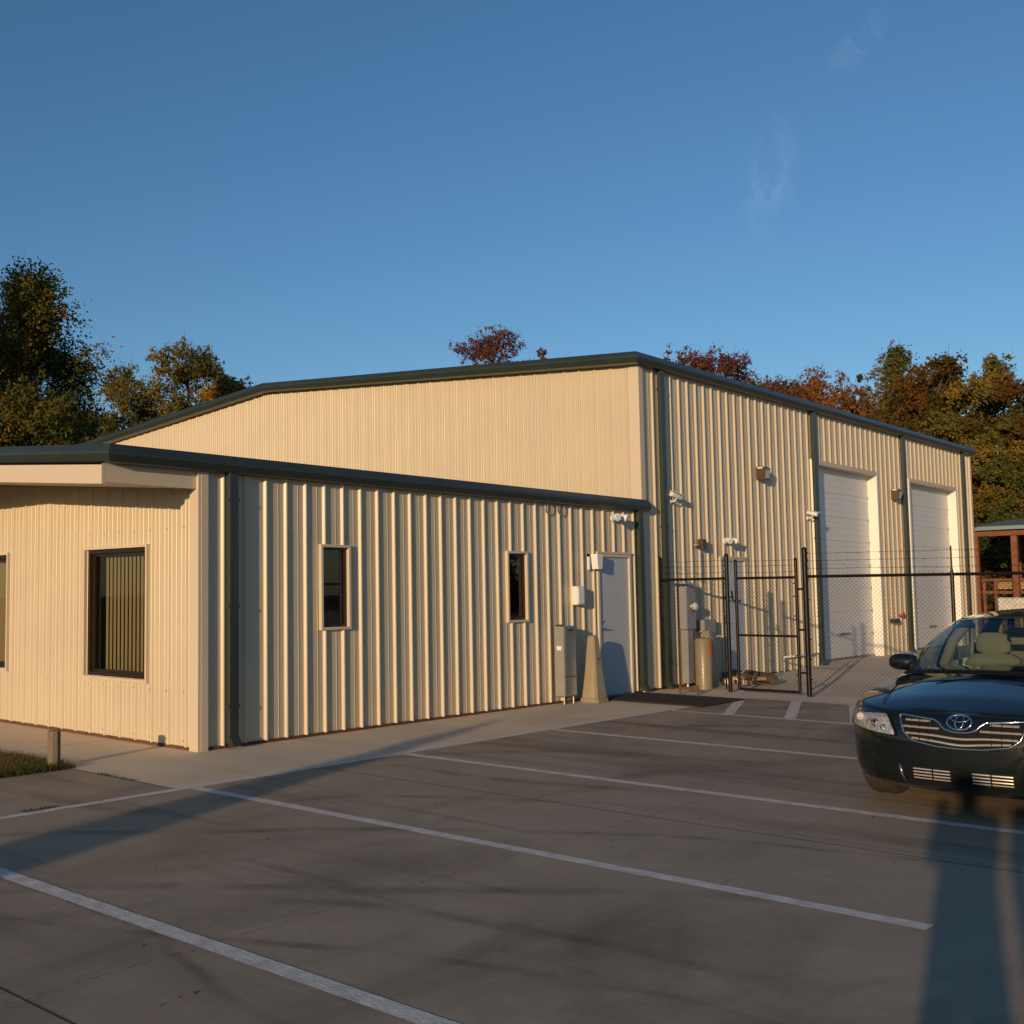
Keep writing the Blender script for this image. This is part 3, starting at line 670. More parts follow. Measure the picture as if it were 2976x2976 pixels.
def post(y,h,parent,r=.032,x=0):
    mb=MB(); mb.lathe((x,y,0),[(r,0),(r,h-.03),(r+.006,h-.028),(r+.006,h-.01),(r*.7,h+.012),(r*.2,h+.02)],14); return mb.build('post',M['black'],parent,smooth='a')
def bands(y,zs,parent,x=0,r=.036,tail=-.06):
    for z in zs:
        mb=MB(); mb.lathe((x,y,z),[(r,0),(r,.018)],12); mb.box(x-.004,x+.004,min(y,y+tail),max(y,y+tail),z,z+.018)
        mb.build('tension_band',M['black'],parent)
ZB=.02
f1=empty('chain_link_fence',(FX,0,ZB)); tag(f1,'short black chain link fence panel with barbed wire between the building and the gate','fence','black chain link fence')
post(-.02,2.17,f1,x=-.12); post(-1.15,2.18,f1)
MB().tube([(-.12,-.02,1.79),(0,-1.15,1.80)],.021,10).build('top_rail',M['black'],f1,smooth='a')
mesh_panel(-1.12,-.05,.03,1.79,'mesh',f1,x=-.04)
for z in (1.90,2.0,2.09): barbed(-.05,-1.12,z,f1,x=-.04)
bands(-.02,[.35,.75,1.15,1.5],f1,x=-.12); bands(-1.15,[.25,.55,.85,1.15,1.45,1.7,1.9,2.0,2.09],f1,tail=.06)
MB().box(-.006,.006,-1.095,-1.075,.03,1.86).build('tension_bar',M['black'],f1)
g=empty('gate',(FX,0,ZB)); tag(g,'closed black chain link walk gate with barbed wire on top','gate')
t=MB()
for y in (-1.30,-2.26): t.lathe((0,y,0.04),[(.024,0),(.024,2.03),(.028,2.035),(.015,2.06)],12)
for z in (.055,.90,1.80): t.tube([(0,-1.30,z),(0,-2.26,z)],.021 if z!=.9 else .018,10)
t.build('gate_frame',M['black'],g,smooth='a')
mesh_panel(-2.24,-1.32,.06,1.80,'mesh',g)
for z in (1.89,1.99,2.07): barbed(-1.32,-2.24,z,g)
bands(-2.26,[.3,.6,.9,1.2,1.5,1.7],g,r=.028,tail=.05)
l=MB(); l.tube([(0,-1.08,1.50),(0,-1.24,1.50)],.014,8); l.tube([(0,-1.22,1.60),(0,-1.24,1.46),(0,-1.27,1.44),(0,-1.37,1.44)],.014,8); l.build('latch',M['black'],g,smooth=True)
l=MB(); l.tube([(0,-1.09,.30),(0,-1.34,.33)],.013,8); l.box(-.02,.02,-1.25,-1.20,.25,.36); l.build('drop_latch',M['black'],g,smooth='a')
for z in (.35,1.0,1.62): MB().tube([(0,-2.27,z),(0,-2.40,z)],.016,8).build('hinge',M['black'],g)
f2=empty('chain_link_fence',(FX,-2.4,ZB)); tag(f2,'long black chain link fence with three barbed wires running behind the car','fence','black chain link fence')
post(0,2.24,f2,r=.038)
for y in (-2.04,-4.9,-7.8,-10.7):
    mb=MB(); mb.lathe((0,y,0),[(.026,0),(.026,1.82),(.013,1.9),(.011,2.21)],12); mb.build('post',M['black'],f2,smooth='a')
MB().tube([(0,-.0,1.81),(0,-12,1.81)],.023,10).build('top_rail',M['black'],f2,smooth='a')
mesh_panel(-12,-.03,.03,1.80,'mesh',f2)
for z in (1.93,2.05,2.16): barbed(-.03,-12,z,f2,sag=.02)
bands(0,[.25,.55,.85,1.15,1.45,1.75,1.93,2.05,2.16],f2,r=.042,tail=-.06)
tw=MB(); rr=random.Random(3)
for i in range(160):
    y=-.06-i*.062; tw.tube([(rr.uniform(-.004,.004),y,1.80),(rr.uniform(-.008,.008),y-.006,1.862)],.002,3,caps=False)
tw.build('twisted_wire_top',M['black'],f2,fix=False)

# ------------------------------------------------------------------ open lumber shed
sh=empty('open_shed',(38,-2,.09)); tag(sh,'open sided lumber shed with rust red posts and a pale metal roof beyond the warehouse','shed')
b=MB(); y0,y1=-14,4.95
b.add([(-.4,y0,3.72),(-.4,y1,3.62),(6,y1,4.2),(6,y0,4.25),(-.4,y0,3.85),(-.4,y1,3.75),(6,y1,4.34),(6,y0,4.39)],[(0,1,2,3),(4,5,6,7),(0,1,5,4),(1,2,6,5),(2,3,7,6),(3,0,4,7)]); b.build('roof',M['roofblue'],sh)
b=MB(); b.box(-.15,.05,y0+.2,y1-.1,3.42,3.61); b.build('beam',M['redwood'],sh)
for y in (4.8,3.55,.4,-3,-6.5,-10):
    MB().bbox(-.1,.1,y-.1,y+.1,0,3.42,.01).build('post',M['redwood'],sh)
    MB().bbox(5.6,5.8,y-.1,y+.1,0,4.1,.01).build('post',M['redwood'],sh)
MB().lathe((-.2,4.92,3.5),[(.12,0),(.14,.06),(.08,.12)],12).build('end_cap',M['white'],sh)
lr=empty('lumber_rack',(37.6,0,.09)); tag(lr,'rust brown timber rack with horizontal shelves stacked under the shed','rack')
for y in (.4,1.1,1.75,2.35,2.72): MB().box(.9,1.0,y-.05,y+.05,0,1.85).build('upright',M['redwood'],lr)
for z in (.62,1.38,1.83): MB().box(.84,.9,.2,2.8,z-.05,z+.05).build('shelf_rail',M['redwood'],lr)
for k in range(9):
    z=.75+.09*(k%5) if k<5 else 1.5+.07*(k-5); MB().box(1.02,3.5,.3,2.4,z,z+.06).build('board_stack',M['lumber'],lr)
pb=empty('pallet_bundle',(37.4,1.55,.09)); tag(pb,'white wrapped bundle on a pallet in front of the timber rack','bundle')
MB().bbox(-.3,.4,-1.1,.42,.66,1.2,.05).build('wrapped_load',mat('white_wrap',(.62,.58,.50),.6,bump=1,bscale=5,var=.3,vscale=6),pb)
for y in (-1.05,-.35,.3): MB().box(-.3,.4,y,y+.1,.0,.64).build('pallet_block',M['lumber'],pb)

# ------------------------------------------------------------------ trees
def leafmesh(name,C,Rr,cnt,size,seed,m,parent,flat=.9):
    rg=np.random.default_rng(seed)
    n=int(sum(cnt)); idx=np.repeat(np.arange(len(C)),cnt)
    v=rg.normal(size=(n,3)); v/=np.linalg.norm(v,axis=1)[:,None]; rad=np.minimum(np.abs(rg.normal(size=n))*.5+.12,1.05+.2*rg.random(n))
    K=max(1,n//22); si=idx[rg.integers(0,n,K)]; sv=rg.normal(size=(K,3)); sv/=np.linalg.norm(sv,axis=1)[:,None]
    sr=np.minimum(np.abs(rg.normal(size=K))*.55+.25,1.15); SC=C[si]+sv*sr[:,None]*Rr[si][:,None]*np.array([1,1,flat])
    pick=rg.integers(0,K,n); c=SC[pick]+v*(np.abs(rg.normal(size=n))*.5)[:,None]*np.minimum(Rr[si][pick],2.)[:,None]*.42
    s=size*(.6+.8*rg.random(n))
    a=rg.normal(size=(n,3)); a/=np.linalg.norm(a,axis=1)[:,None]
    b=np.cross(a,rg.normal(size=(n,3))); b/=np.linalg.norm(b,axis=1)[:,None]
    a*=s[:,None]; b*=(s*.62)[:,None]
    V=np.stack([c-a,c+b,c+a,c-b],1).reshape(-1,3)
    me=bpy.data.meshes.new(name); me.vertices.add(4*n); me.vertices.foreach_set('co',V.ravel())
    me.loops.add(4*n); me.loops.foreach_set('vertex_index',np.arange(4*n)); me.polygons.add(n); me.polygons.foreach_set('loop_start',np.arange(0,4*n,4))
    me.update(calc_edges=True); me.materials.append(m)
    o=bpy.data.objects.new(name,me); COL.objects.link(o); o.parent=parent
    return o
def tree(x,y,h,r,base,m,seed,label,shape='round',leaves=16000,ncl=95,size=.13,group='trees beyond the buildings',dens=3.6):
    size*=.50
    rg=np.random.default_rng(seed); e=empty('tree',(x,y,-.03),rg.random()*6); tag(e,label,'tree',group)
    C=[];RR=[]
    zc=(base+h)/2; hz=(h-base)/2
    while len(C)<ncl:
        t=rg.random()
        if shape=='cone': rad=r*(1-t)**.75*(.35+.65*min(1,t*6+.35)); 
        elif shape=='broad': rad=r*math.sqrt(max(0,1-(max(0,t-.35)/.66)**2))*(.6+.4*min(1,t*3))
        else: rad=r*math.sqrt(max(0,1-(2*t-1)**2)*.92+.08)*(1 if t<.8 else .95)
        a=rg.random()*6.283; q=rad*(rg.random()**.45)
        lump=1+.22*math.sin(3*a+seed)+.12*math.sin(5*a+2*seed+4*t)
        cr=r*(.16+.22*rg.random())*(1-.30*t)
        C.append((q*lump*math.cos(a),q*lump*math.sin(a),base+t*(h-base)-cr*.6)); RR.append(cr)
    C=np.array(C);RR=np.array(RR)
    w=RR**2; cnt=np.maximum(8,(w/w.sum()*leaves*dens)).astype(int)
    # trunk
    tb=MB(); r0=.025*h
    tb.tube([(0,0,0),(.05*r,0,h*.3),(-.03*r,.04*r,h*.6),(0,0,h*.93)],[r0,r0*.75,r0*.42,r0*.08],9)
    for i in range(0,len(C),2):
        c=C[i]; z0=max(h*.12,min(c[2]-.35*math.hypot(c[0],c[1])-.3,h*.85)); k=z0/h
        p=Vector((0,0,z0)); q=Vector(c); md=(p+q)/2+Vector((0,0,.12*(q-p).length)); d=Vector((c[0]*.35,c[1]*.35,.6)).normalized()*RR[i]*1.5
        rr_=r0*.32*(1-k)+.02
        tb.tube([p,md,q,q+d],[rr_,rr_*.55,.016,.005],5,caps=False)
    tb.build('trunk',M['bark'],e,smooth=True)
    leafmesh('crown',C,RR,cnt,size,seed+5,m,e)
    return e
T=[ # x,y,h,r,base,mat,label,shape,leaves,size
(8.3,28.3,16.2,3.3,3,'leaf_dark','tallest dark tree cut by the left edge of the photo','cone',26000,.13),
(14.9,29.85,14.4,5.4,1.5,'leaf_dark','big dark green conical tree with orange tinted leaves at the far left','cone',46000,.125),
(11.5,26.5,9.2,4.2,1,'leaf_dark','brown and orange tinted tree low behind the left end of the office roof','broad',24000,.13),
(18.9,32.8,9.9,3.4,1,'leaf_dark','dark tree right of the big conical tree','cone',20000,.13),
(17.0,30.0,6.6,3.0,.8,'leaf_orange','low orange leaved tree in front of the conical tree','broad',12000,.12),
(26.0,39.9,13.6,4.6,1.0,'leaf_olive','olive green round topped tree behind the left slope of the warehouse roof','round',40000,.14),
(28.8,40.6,12.3,3.4,1.0,'leaf_dark','dark narrow tree between the olive tree and the golden tree','round',26000,.14),
(28.0,36.9,14.9,3.7,1.5,'leaf_olive','tall olive tree behind the golden one above the warehouse roof slope','round',24000,.13),
(29.3,35.0,13.1,2.5,1.5,'leaf_gold','golden yellow tree above the left slope of the warehouse roof','round',20000,.13),
(33.3,37.6,12.9,1.7,1.5,'leaf_orange','small orange tree right of the golden tree','cone',8000,.12),
(44.44,45.03,16.2,2.2,3,'leaf_olive','tree top barely showing above the warehouse ridge','cone',8000,.14),
(47.6,31.6,17.9,3.7,4,'leaf_red','dark red tree rising above the middle of the warehouse roof','round',24000,.12),
(51.0,30.3,17.0,2.0,5,'leaf_red','small red tree top just right of the bigger red one above the roof','cone',7000,.11),
(47.9,19.3,14.6,3.4,3,'leaf_red','sparse red tree behind the warehouse eave, left of the darker red one','round',15000,.12),
(51.6,18.6,15.2,3.6,3,'leaf_red','sparse dark red tree behind the warehouse eave, nearest the orange trees','round',16000,.12),
(60.5,21.1,15.0,3.4,2,'leaf_olive','dark green tree top right of the red trees','round',14000,.14),
(57.3,17.9,14.1,3.2,2,'leaf_brown','brownish green tree between the red and the orange trees','round',16000,.13),
(55.6,15.3,13.9,3.3,1.5,'leaf_orange','bright orange brown tree above the warehouse eave','cone',17000,.12),
(53.6,13.9,12.9,3.1,1.5,'leaf_orange','second orange brown tree lower than the bright one','round',14000,.12),
(66.0,17.6,15.8,2.0,2,'leaf_orange','thin nearly bare tree standing behind the orange trees','cone',2600,.11),
(62.0,15.0,14.8,1.8,2,'leaf_brown','thin see through tree left of the tall olive green one','cone',3600,.11),
(55.6,10.9,15.0,3.6,1.5,'leaf_olive','tall olive green tree with a loose pointed top right of the orange trees','cone',17000,.13),
(53.4,12.3,11.8,2.8,.8,'leaf_brown','brown leaved bushy tree in front of the tall olive green one','broad',22000,.13),
(50.5,7.4,12.8,3.1,.8,'leaf_brown','large round brown green tree behind the far end of the warehouse','round',34000,.13),
(48.9,5.2,12.2,2.8,.8,'leaf_olive','yellow green topped tree right of the large round one','round',28000,.13),
(48.2,2.9,11.3,2.7,.5,'leaf_brown','brown green tree above the open shed roof','round',26000,.13),
(50.5,.3,12.6,3.0,.5,'leaf_dark','dark tree cut by the right edge of the photo','round',20000,.13),
(54.5,9.0,13.0,3.0,.5,'leaf_brown','brown tree filling the gap right of the tall olive green tree','round',26000,.13),
(57.0,13.0,12.8,3.0,.5,'leaf_orange','rust coloured tree filling the gap left of the tall olive green tree','round',22000,.13),
(48.3,8.8,9.6,3.0,.3,'leaf_brown','low brown bushy tree just above the warehouse end','broad',24000,.13),
(46.8,4.0,7.6,3.1,.2,'leaf_dark','dark low bushy tree directly behind the open shed','broad',26000,.13),
(47.0,.2,7.2,3.2,.2,'leaf_brown','low brown bushy tree behind the shed at the right edge','broad',18000,.13),
(52.6,-4.6,11.5,3.4,.5,'leaf_brown','brown tree beyond the shed outside the right edge','round',10000,.16),
]
for i,(x,y,h,r,bs,m,lab,shp,lv,sz) in enumerate(T):
    tree(x,y,h,r,bs,M[m],100+i,lab,shp,lv,100 if lv>9000 else 55,sz)
# far wood behind the trees
def wood(name,pts,h,seed,m):
    rg=np.random.default_rng(seed); C=[];RR=[]
    for (xa,ya),(xb,yb) in zip(pts,pts[1:]):
        n=int(math.hypot(xb-xa,yb-ya)/1.6)
        for i in range(n):
            t=i/n
            for k in range(7):
                C.append((xa+(xb-xa)*t+rg.normal()*2,ya+(yb-ya)*t+rg.normal()*2,h*(.05+.9*rg.random()))); RR.append(1.1+rg.random()*.9)
    C=np.array(C);RR=np.array(RR); o=leafmesh(name,C,RR,np.full(len(C),200),.17,seed,m,None); tag(o,'far belt of autumn woodland behind the trees','woodland',kind='stuff'); return o
wood('far_wood',[(20,62),(45,52),(66,34),(72,16),(66,2),(62,-14),(50,-40)],8.5,5,M['leaf_brown'])

# grass by the post, weeds in the joint
def grass(name,rects,n,hmin,hmax,seed,label):
    rg=np.random.default_rng(seed); V=[];
    per=[]
    tot=sum((a[1]-a[0])*(a[3]-a[2]) for a in rects)
    P=[]
    for a in rects:
        k=int(n*(a[1]-a[0])*(a[3]-a[2])/tot); P.append(np.stack([a[0]+rg.random(k)*(a[1]-a[0]),a[2]+rg.random(k)*(a[3]-a[2]),np.zeros(k)],1))
    P=np.concatenate(P); k=len(P); h=hmin+(hmax-hmin)*rg.random(k)**1.5; an=rg.random(k)*6.283
    w=np.stack([np.cos(an),np.sin(an),np.zeros(k)],1)*.004; ln=rg.normal(size=(k,3))*.45; ln[:,2]=0
    tip=P+ln*h[:,None]+np.array([0,0,1])*h[:,None]
    V=np.stack([P-w,P+w,tip],1).reshape(-1,3)
    me=bpy.data.meshes.new(name); me.vertices.add(3*k); me.vertices.foreach_set('co',V.ravel()); me.loops.add(3*k); me.loops.foreach_set('vertex_index',np.arange(3*k)); me.polygons.add(k); me.polygons.foreach_set('loop_start',np.arange(0,3*k,3)); me.update(calc_edges=True); me.materials.append(M['grass'])
    o=bpy.data.objects.new(name,me); COL.objects.link(o); tag(o,label,'grass',kind='stuff')
rg_=[(-9,-1.56,.03,3.2)]
grass('grass',[(-4.2,-1.5,.0,1.9),(-1.52,-1.44,.02,1.2)],60000,.02,.075,3,'short green and brown grass beside the wooden post')
grass('weeds',[(-1.53,-1.49,-1.05,-.45),(-2.9,-2.6,-1.60,-1.54)],260,.008,.03,4,'small weeds growing in the pavement joint')
b=MB().add([(-40,-.02,.0006),(-1.5,-.02,.0006),(-1.5,30,.0006),(-40,30,.0006)],[(0,1,2,3)]).build('lawn',M['earth'],fix=False); tag(b,kind='structure')
# dry leaf bits scattered on the lot
rg=np.random.default_rng(9); k=90
P=np.stack([rg.uniform(-5,9,k),rg.uniform(-8,-.3,k),np.full(k,.014)],1); lf=MB()
for p in P:
    a=rg.random()*6.28; s_=.008+.012*rg.random(); c,d=math.cos(a)*s_,math.sin(a)*s_
    lf.add([(p[0]-c,p[1]-d,p[2]-.002),(p[0]+d*.5,p[1]-c*.5,p[2]+.006),(p[0]+c,p[1]+d,p[2]),(p[0]-d*.5,p[1]+c*.5,p[2]+.002)],[(0,1,2,3)])
o=lf.build('fallen_leaves',M['leaf_orange'],fix=False); tag(o,'tiny dry leaves scattered over the parking lot','leaves',kind='stuff')

#CARSTART
# ------------------------------------------------------------------ dark saloon car (local x runs from nose to tail, y across)
car=empty('parked_car',(1.35,-6.84,0)); tag(car,'shiny blue black saloon car facing the camera at the right edge','car')
A=.78; NN=2.6; AR=.55; NNR=2.8
LV=[(.185,.13,.80,4.66),(.225,.05,.875,4.74),(.30,.015,.90,4.79),(.42,.0,.91,4.80),(.55,.0,.912,4.80),(.64,.015,.91,4.79)]
def xn(z):
    zs_=[l[0] for l in LV]+[.70,.745]; xs_=[l[1] for l in LV]+[.035,.085]; return float(np.interp(z,zs_,xs_))
def ww(z):
    zs_=[l[0] for l in LV]+[.70,.745]; w_=[l[2] for l in LV]+[.905,.885]; return float(np.interp(z,zs_,w_))
def nose(y,z,o=0):                                     # point on the nose skin, o metres proud
    w=ww(z); r=min(.999,abs(y)/w); x=xn(z)+A*(1-(1-r**NN)**(1/NN))
    e=.01; r2=min(.999,(abs(y)+e)/w); x2=xn(z)+A*(1-(1-r2**NN)**(1/NN))
    t=Vector((x2-x,e,0)).normalized(); n=Vector((-t.y,t.x*(1 if y>=0 else -1),0))
    return Vector((x,y,z))+n*o
def zsh(x): return float(np.interp(x,[0,.1,.35,.7,1.05,1.45,1.8,2.4,3.5,4.3,4.65,4.8],[.735,.742,.772,.81,.85,.895,.925,.945,.965,.985,.97,.94]))
def crn(x): return float(np.interp(x,[0,.12,.4,.9,1.3,2.4,3.6,4.4,4.8],[.0,.02,.07,.115,.11,.05,.05,.05,.02]))
NA=14; NS=26; NR=9
def ring(x0,w,x1,zf,inset=0):
    P=[]
    def arc(side,front):
        out=[]; n_=NA if front else NR
        for i in range(n_+1):
            ph=R(90)*i/n_
            c=math.cos(ph); s_=math.sin(ph)
            if front: x=x0+A*(1-c**(2/NN)); y=w*s_**(2/NN)
            else: x=x1-AR*(1-c**(2/NNR)); y=w*s_**(2/NNR)
            out.append((x,side*y))
        return out
    half=arc(1,True); xa=x0+A; xb=x1-AR
    half+= [(xa+(xb-xa)*i/NS,w) for i in range(1,NS)]
    half+= arc(1,False)[::-1]
    full=half+[(x,-y) for x,y in half[::-1]][1:-1]
    return [(x,y,zf(x)) for x,y in full]
rings=[]
for z,x0,w,x1 in LV: rings.append(ring(x0,w,x1,lambda x,z=z:z))
rings.append(ring(.032,.908,4.78,lambda x:zsh(x)-.055+ -.01))
rings.append(ring(.05,.900,4.77,lambda x:zsh(x)-.025))
rings.append(ring(.085,.880,4.75,lambda x:zsh(x)-.004))
base=ring(.11,.862,4.73,lambda x:zsh(x))
rings.append(base)
for k in (.94,.86,.74,.58,.4,.2,.0):
    rings.append([(x,y*k,z+crn(x)*(1-k**1.8)) for x,y,z in base])
bm_=MB(); n=len(rings[0])
for r_i in rings: bm_.v+=r_i
for i in range(len(rings)-1):
    for k in range(n):
        k2=(k+1)%n; bm_.f.append((i*n+k,i*n+k2,(i+1)*n+k2,(i+1)*n+k)); bm_.m.append(0)
bm_.f.append(tuple(range(n))); bm_.m.append(0)
body=bm_.build('body',[M['carpaint'],M['carblack']],car)
import bmesh
b_=bmesh.new(); b_.from_mesh(body.data); bmesh.ops.remove_doubles(b_,verts=b_.verts,dist=.0005); bmesh.ops.recalc_face_normals(b_,faces=b_.faces); b_.to_mesh(body.data); b_.free()
WX=(.95,3.73)
cut=MB()
for wx in WX:
    for sgn in (-1,1): cut.lathe((wx,sgn*.62,.335),[(.385,0),(.385,sgn*.5)],40,axis='y')
cu=cut.build('cutter',M['carblack'])
md=body.modifiers.new('b','BOOLEAN'); md.operation='DIFFERENCE'; md.object=cu; md.solver='EXACT'
dg=bpy.context.evaluated_depsgraph_get(); me2=bpy.data.meshes.new_from_object(body.evaluated_get(dg)); body.modifiers.clear(); body.data=me2
bpy.data.objects.remove(cu)
me2.polygons.foreach_set('use_smooth',[True]*len(me2.polygons)); me2.set_sharp_from_angle(angle=R(38))
M['seat'].node_tree.nodes['Principled BSDF'].inputs['Base Color'].default_value=(.27,.245,.19,1)
# wheels
for wx in WX:
    for sgn in (-1,1):
        wl=empty('wheel',(wx,sgn*.80,.33)); wl.parent=car
        t=MB(); t.lathe((0,0,0),[(.22,-.10),(.30,-.11),(.325,-.09),(.33,-.06),(.33,-.045),(.322,-.043),(.322,-.035),(.33,-.033),(.33,-.006),(.322,-.004),(.322,.004),(.33,.006),(.33,.033),(.322,.035),(.322,.043),(.33,.045),(.33,.06),(.325,.09),(.30,.11),(.22,.10)],44,axis='y'); t.build('tyre',M['tyre'],wl,smooth='a')
        rm=MB(); rm.lathe((0,sgn*.05,0),[(.225,-sgn*.02),(.22,sgn*.04),(.205,sgn*.045),(.195,sgn*.01),(.19,-sgn*.02)],32,axis='y')
        rm.lathe((0,sgn*.05,0),[(.06,-sgn*.02),(.06,sgn*.03),(.03,sgn*.04)],16,axis='y')
        for q in range(7):
            a=q*2*math.pi/7; rm.tube([(.04*math.cos(a),sgn*.07,.04*math.sin(a)),(.20*math.cos(a),sgn*.08,.20*math.sin(a))],[.022,.016],6)
        rm.build('rim',M['galv'],wl,smooth='a')
# greenhouse
B_=[(1.02,0,.965),(1.05,.35,.96),(1.15,.60,.945),(1.24,.71,.93),(1.40,.79,.92),(2.36,.835,.94),(2.46,.835,.94),(3.35,.82,.955),(3.95,.78,.97),(4.12,.55,1.0),(4.18,0,1.02)]
T_=[(1.74,0,1.385),(1.765,.27,1.378),(1.84,.46,1.362),(1.92,.535,1.345),(2.03,.575,1.345),(2.42,.605,1.375),(2.50,.605,1.376),(3.2,.59,1.36),(3.48,.555,1.335),(3.58,.40,1.35),(3.62,0,1.365)]
TT=[0,.2,.4,.6,.8,1.0]
def ghp(i,t,sg=1,o=0):
    a=Vector(B_[i]); b=Vector(T_[i]); p=a.lerp(b,t); bul=.035*math.sin(math.pi*t)
    d=Vector((p.x-2.5,p.y*1.6,0)).normalized(); p=p+d*(bul+o)+Vector((0,0,bul*.3)); return Vector((p.x,p.y*sg,p.z))
def ghstrip(mb,i0,i1,o=0,t0=0,t1=1,both=True):
    for sg in ((1,-1) if both else (1,)):
        for i in range(i0,i1):
            for a in range(6):
                ta=t0+(t1-t0)*a/6; tb=t0+(t1-t0)*(a+1)/6
                mb.add([ghp(i,ta,sg,o),ghp(i+1,ta,sg,o),ghp(i+1,tb,sg,o),ghp(i,tb,sg,o)],[(0,1,2,3) if sg>0 else (3,2,1,0)])
    return mb
def weld(o,out=True,smooth=True):
    b=bmesh.new(); b.from_mesh(o.data); bmesh.ops.remove_doubles(b,verts=b.verts,dist=.0008); bmesh.ops.recalc_face_normals(b,faces=b.faces)
    # outward orientation check
    s_=sum(((f.calc_center_median()-Vector((2.5,0,1.1))).dot(f.normal))*f.calc_area() for f in b.faces)
    if s_<0: bmesh.ops.reverse_faces(b,faces=b.faces)
    b.to_mesh(o.data); b.free()
    if smooth: o.data.polygons.foreach_set('use_smooth',[True]*len(o.data.polygons)); o.data.set_sharp_from_angle(angle=R(40))
    return o
weld(ghstrip(MB(),0,3,0).build('windshield',M['carglass'],car,fix=False))
weld(ghstrip(MB(),8,10,0).build('rear_window',M['carglass'],car,fix=False))
for sg in (1,-1):
    for a_,b__ in ((4,5),(6,7)):
        mb=MB()
        for a in range(6):
            mb.add([ghp(a_,a/6,sg),ghp(b__,a/6,sg),ghp(b__,(a+1)/6,sg),ghp(a_,(a+1)/6,sg)],[(0,1,2,3)])
        weld(mb.build('side_window',M['carglass'],car,fix=False))
for sg in (1,-1):
    for a_,b__ in ((3,4),(5,6),(7,8)):
        mb=MB()
        for a in range(6):
            mb.add([ghp(a_,a/6,sg,.004),ghp(b__,a/6,sg,.004),ghp(b__,(a+1)/6,sg,.004),ghp(a_,(a+1)/6,sg,.004)],[(0,1,2,3)])
        weld(mb.build('pillar',M['carpaint'] if a_!=5 else M['carblack'],car,fix=False))
tp=[ghp(i,1,1,.006) for i in range(11)]; full=tp+[Vector((p.x,-p.y,p.z)) for p in tp[::-1]][1:-1]
rf=MB(); nn=len(full); ks=[1,.97,.88,.72,.5,.25,0]
for k in ks:
    for p in full:
        u=max(0,min(1,(p.x-1.72)/1.92)); c_=.085*math.sin(math.pi*(.12+.80*u))**.8 if 0<u<1 else .0
        rf.v.append((p.x,p.y*k,p.z+c_*(1-k**2.2)))
for i in range(len(ks)-1):
    for k in range(nn):
        k2=(k+1)%nn; rf.f.append((i*nn+k,i*nn+k2,(i+1)*nn+k2,(i+1)*nn+k)); rf.m.append(0)
weld(rf.build('roof',M['carpaint'],car,fix=False))
# cowl, dash, wipers
mb=MB(); mb.box(1.10,1.62,-.66,.66,.80,.93); mb.build('dashboard',M['carblack'],car)
for sg in (1,):
    w_=MB(); w_.tube([(1.00,.45,.985),(1.06,.10,.995),(1.05,-.30,.992)],[.008,.008,.006],6); w_.build('wiper',M['carblack'],car,smooth=True)
    w_=MB(); w_.tube([(1.03,-.20,.995),(1.02,-.50,.99),(1.10,-.66,.975)],[.008,.008,.006],6); w_.build('wiper',M['carblack'],car,smooth=True)
cw=MB()
pts=[(1.0,0,.968),(1.03,.35,.965),(1.12,.60,.95),(1.21,.73,.935)]
for sg in (1,-1):
    for a,b in zip(pts,pts[1:]): cw.add([(a[0]-.05,a[1]*sg,a[2]+.006),(b[0]-.05,b[1]*sg,b[2]+.004),(b[0]+.05,b[1]*sg,b[2]+.03),(a[0]+.05,a[1]*sg,a[2]+.03)],[(0,1,2,3)])
cw.build('cowl',M['carblack'],car)
st=MB(); pts=[]
for i in range(20):
    a=2*math.pi*i/20; pts.append((1.80+.07*math.sin(a),-.36+.185*math.cos(a),.93+.17*math.sin(a)))
st.tube(pts,.015,8,closed=True); st.build('steering_wheel',M['carblack'],car,smooth=True)
for sx in ((2.28,.37),(2.28,-.37),(3.10,.37),(3.10,-.37)):
    s_=MB(); x,y=sx
    secs=[(.62,.23,.09),(.8,.25,.10),(.96,.24,.085),(1.03,.20,.07),(1.06,.15,.05)]
    for i,(z,hw,hd) in enumerate(secs):
        for k in range(16):
            a=2*math.pi*k/16; c_,d_=math.cos(a),math.sin(a)
            s_.v.append((x+(z-.6)*.22+hd*math.copysign(abs(d_)**.6,d_),y+hw*math.copysign(abs(c_)**.55,c_),z))
    for i in range(len(secs)-1):
        for k in range(16): s_.f.append((i*16+k,i*16+(k+1)%16,(i+1)*16+(k+1)%16,(i+1)*16+k)); s_.m.append(0)
    s_.f.append(tuple(range(64,80))); s_.m.append(0)
    st_=s_.build('seat',M['seat'],car,smooth='a')
    h_=MB(); secs=[(1.06,.10,.04),(1.085,.135,.055),(1.17,.14,.055),(1.225,.12,.045),(1.245,.08,.03)]
    for i,(z,hw,hd) in enumerate(secs):
        for k in range(16):
            a=2*math.pi*k/16; c_,d_=math.cos(a),math.sin(a)
            h_.v.append((x+.10+hd*math.copysign(abs(d_)**.7,d_),y+hw*math.copysign(abs(c_)**.6,c_),z))
    for i in range(4):
        for k in range(16): h_.f.append((i*16+k,i*16+(k+1)%16,(i+1)*16+(k+1)%16,(i+1)*16+k)); h_.m.append(0)
    h_.f.append(tuple(range(64,80))); h_.f.append(tuple(range(16))[::-1]); h_.m+=[0,0]
    h_.build('headrest',M['seat'],st_,smooth='a')
for sg in (1,-1):
    b2=MB(); b2.tube([ghp(5,.02,sg,-.06),ghp(5,.5,sg,-.06),ghp(5,.95,sg,-.06)],.045,10); b2.build('pillar_trim',M['seat'],car,smooth=True)
    b2=MB(); b2.tube([ghp(5,.85,sg,-.12),Vector((2.42,sg*.56,1.02)),Vector((2.40,sg*.52,.8))],.018,6); b2.build('seat_belt',M['seat'],car,smooth=True)
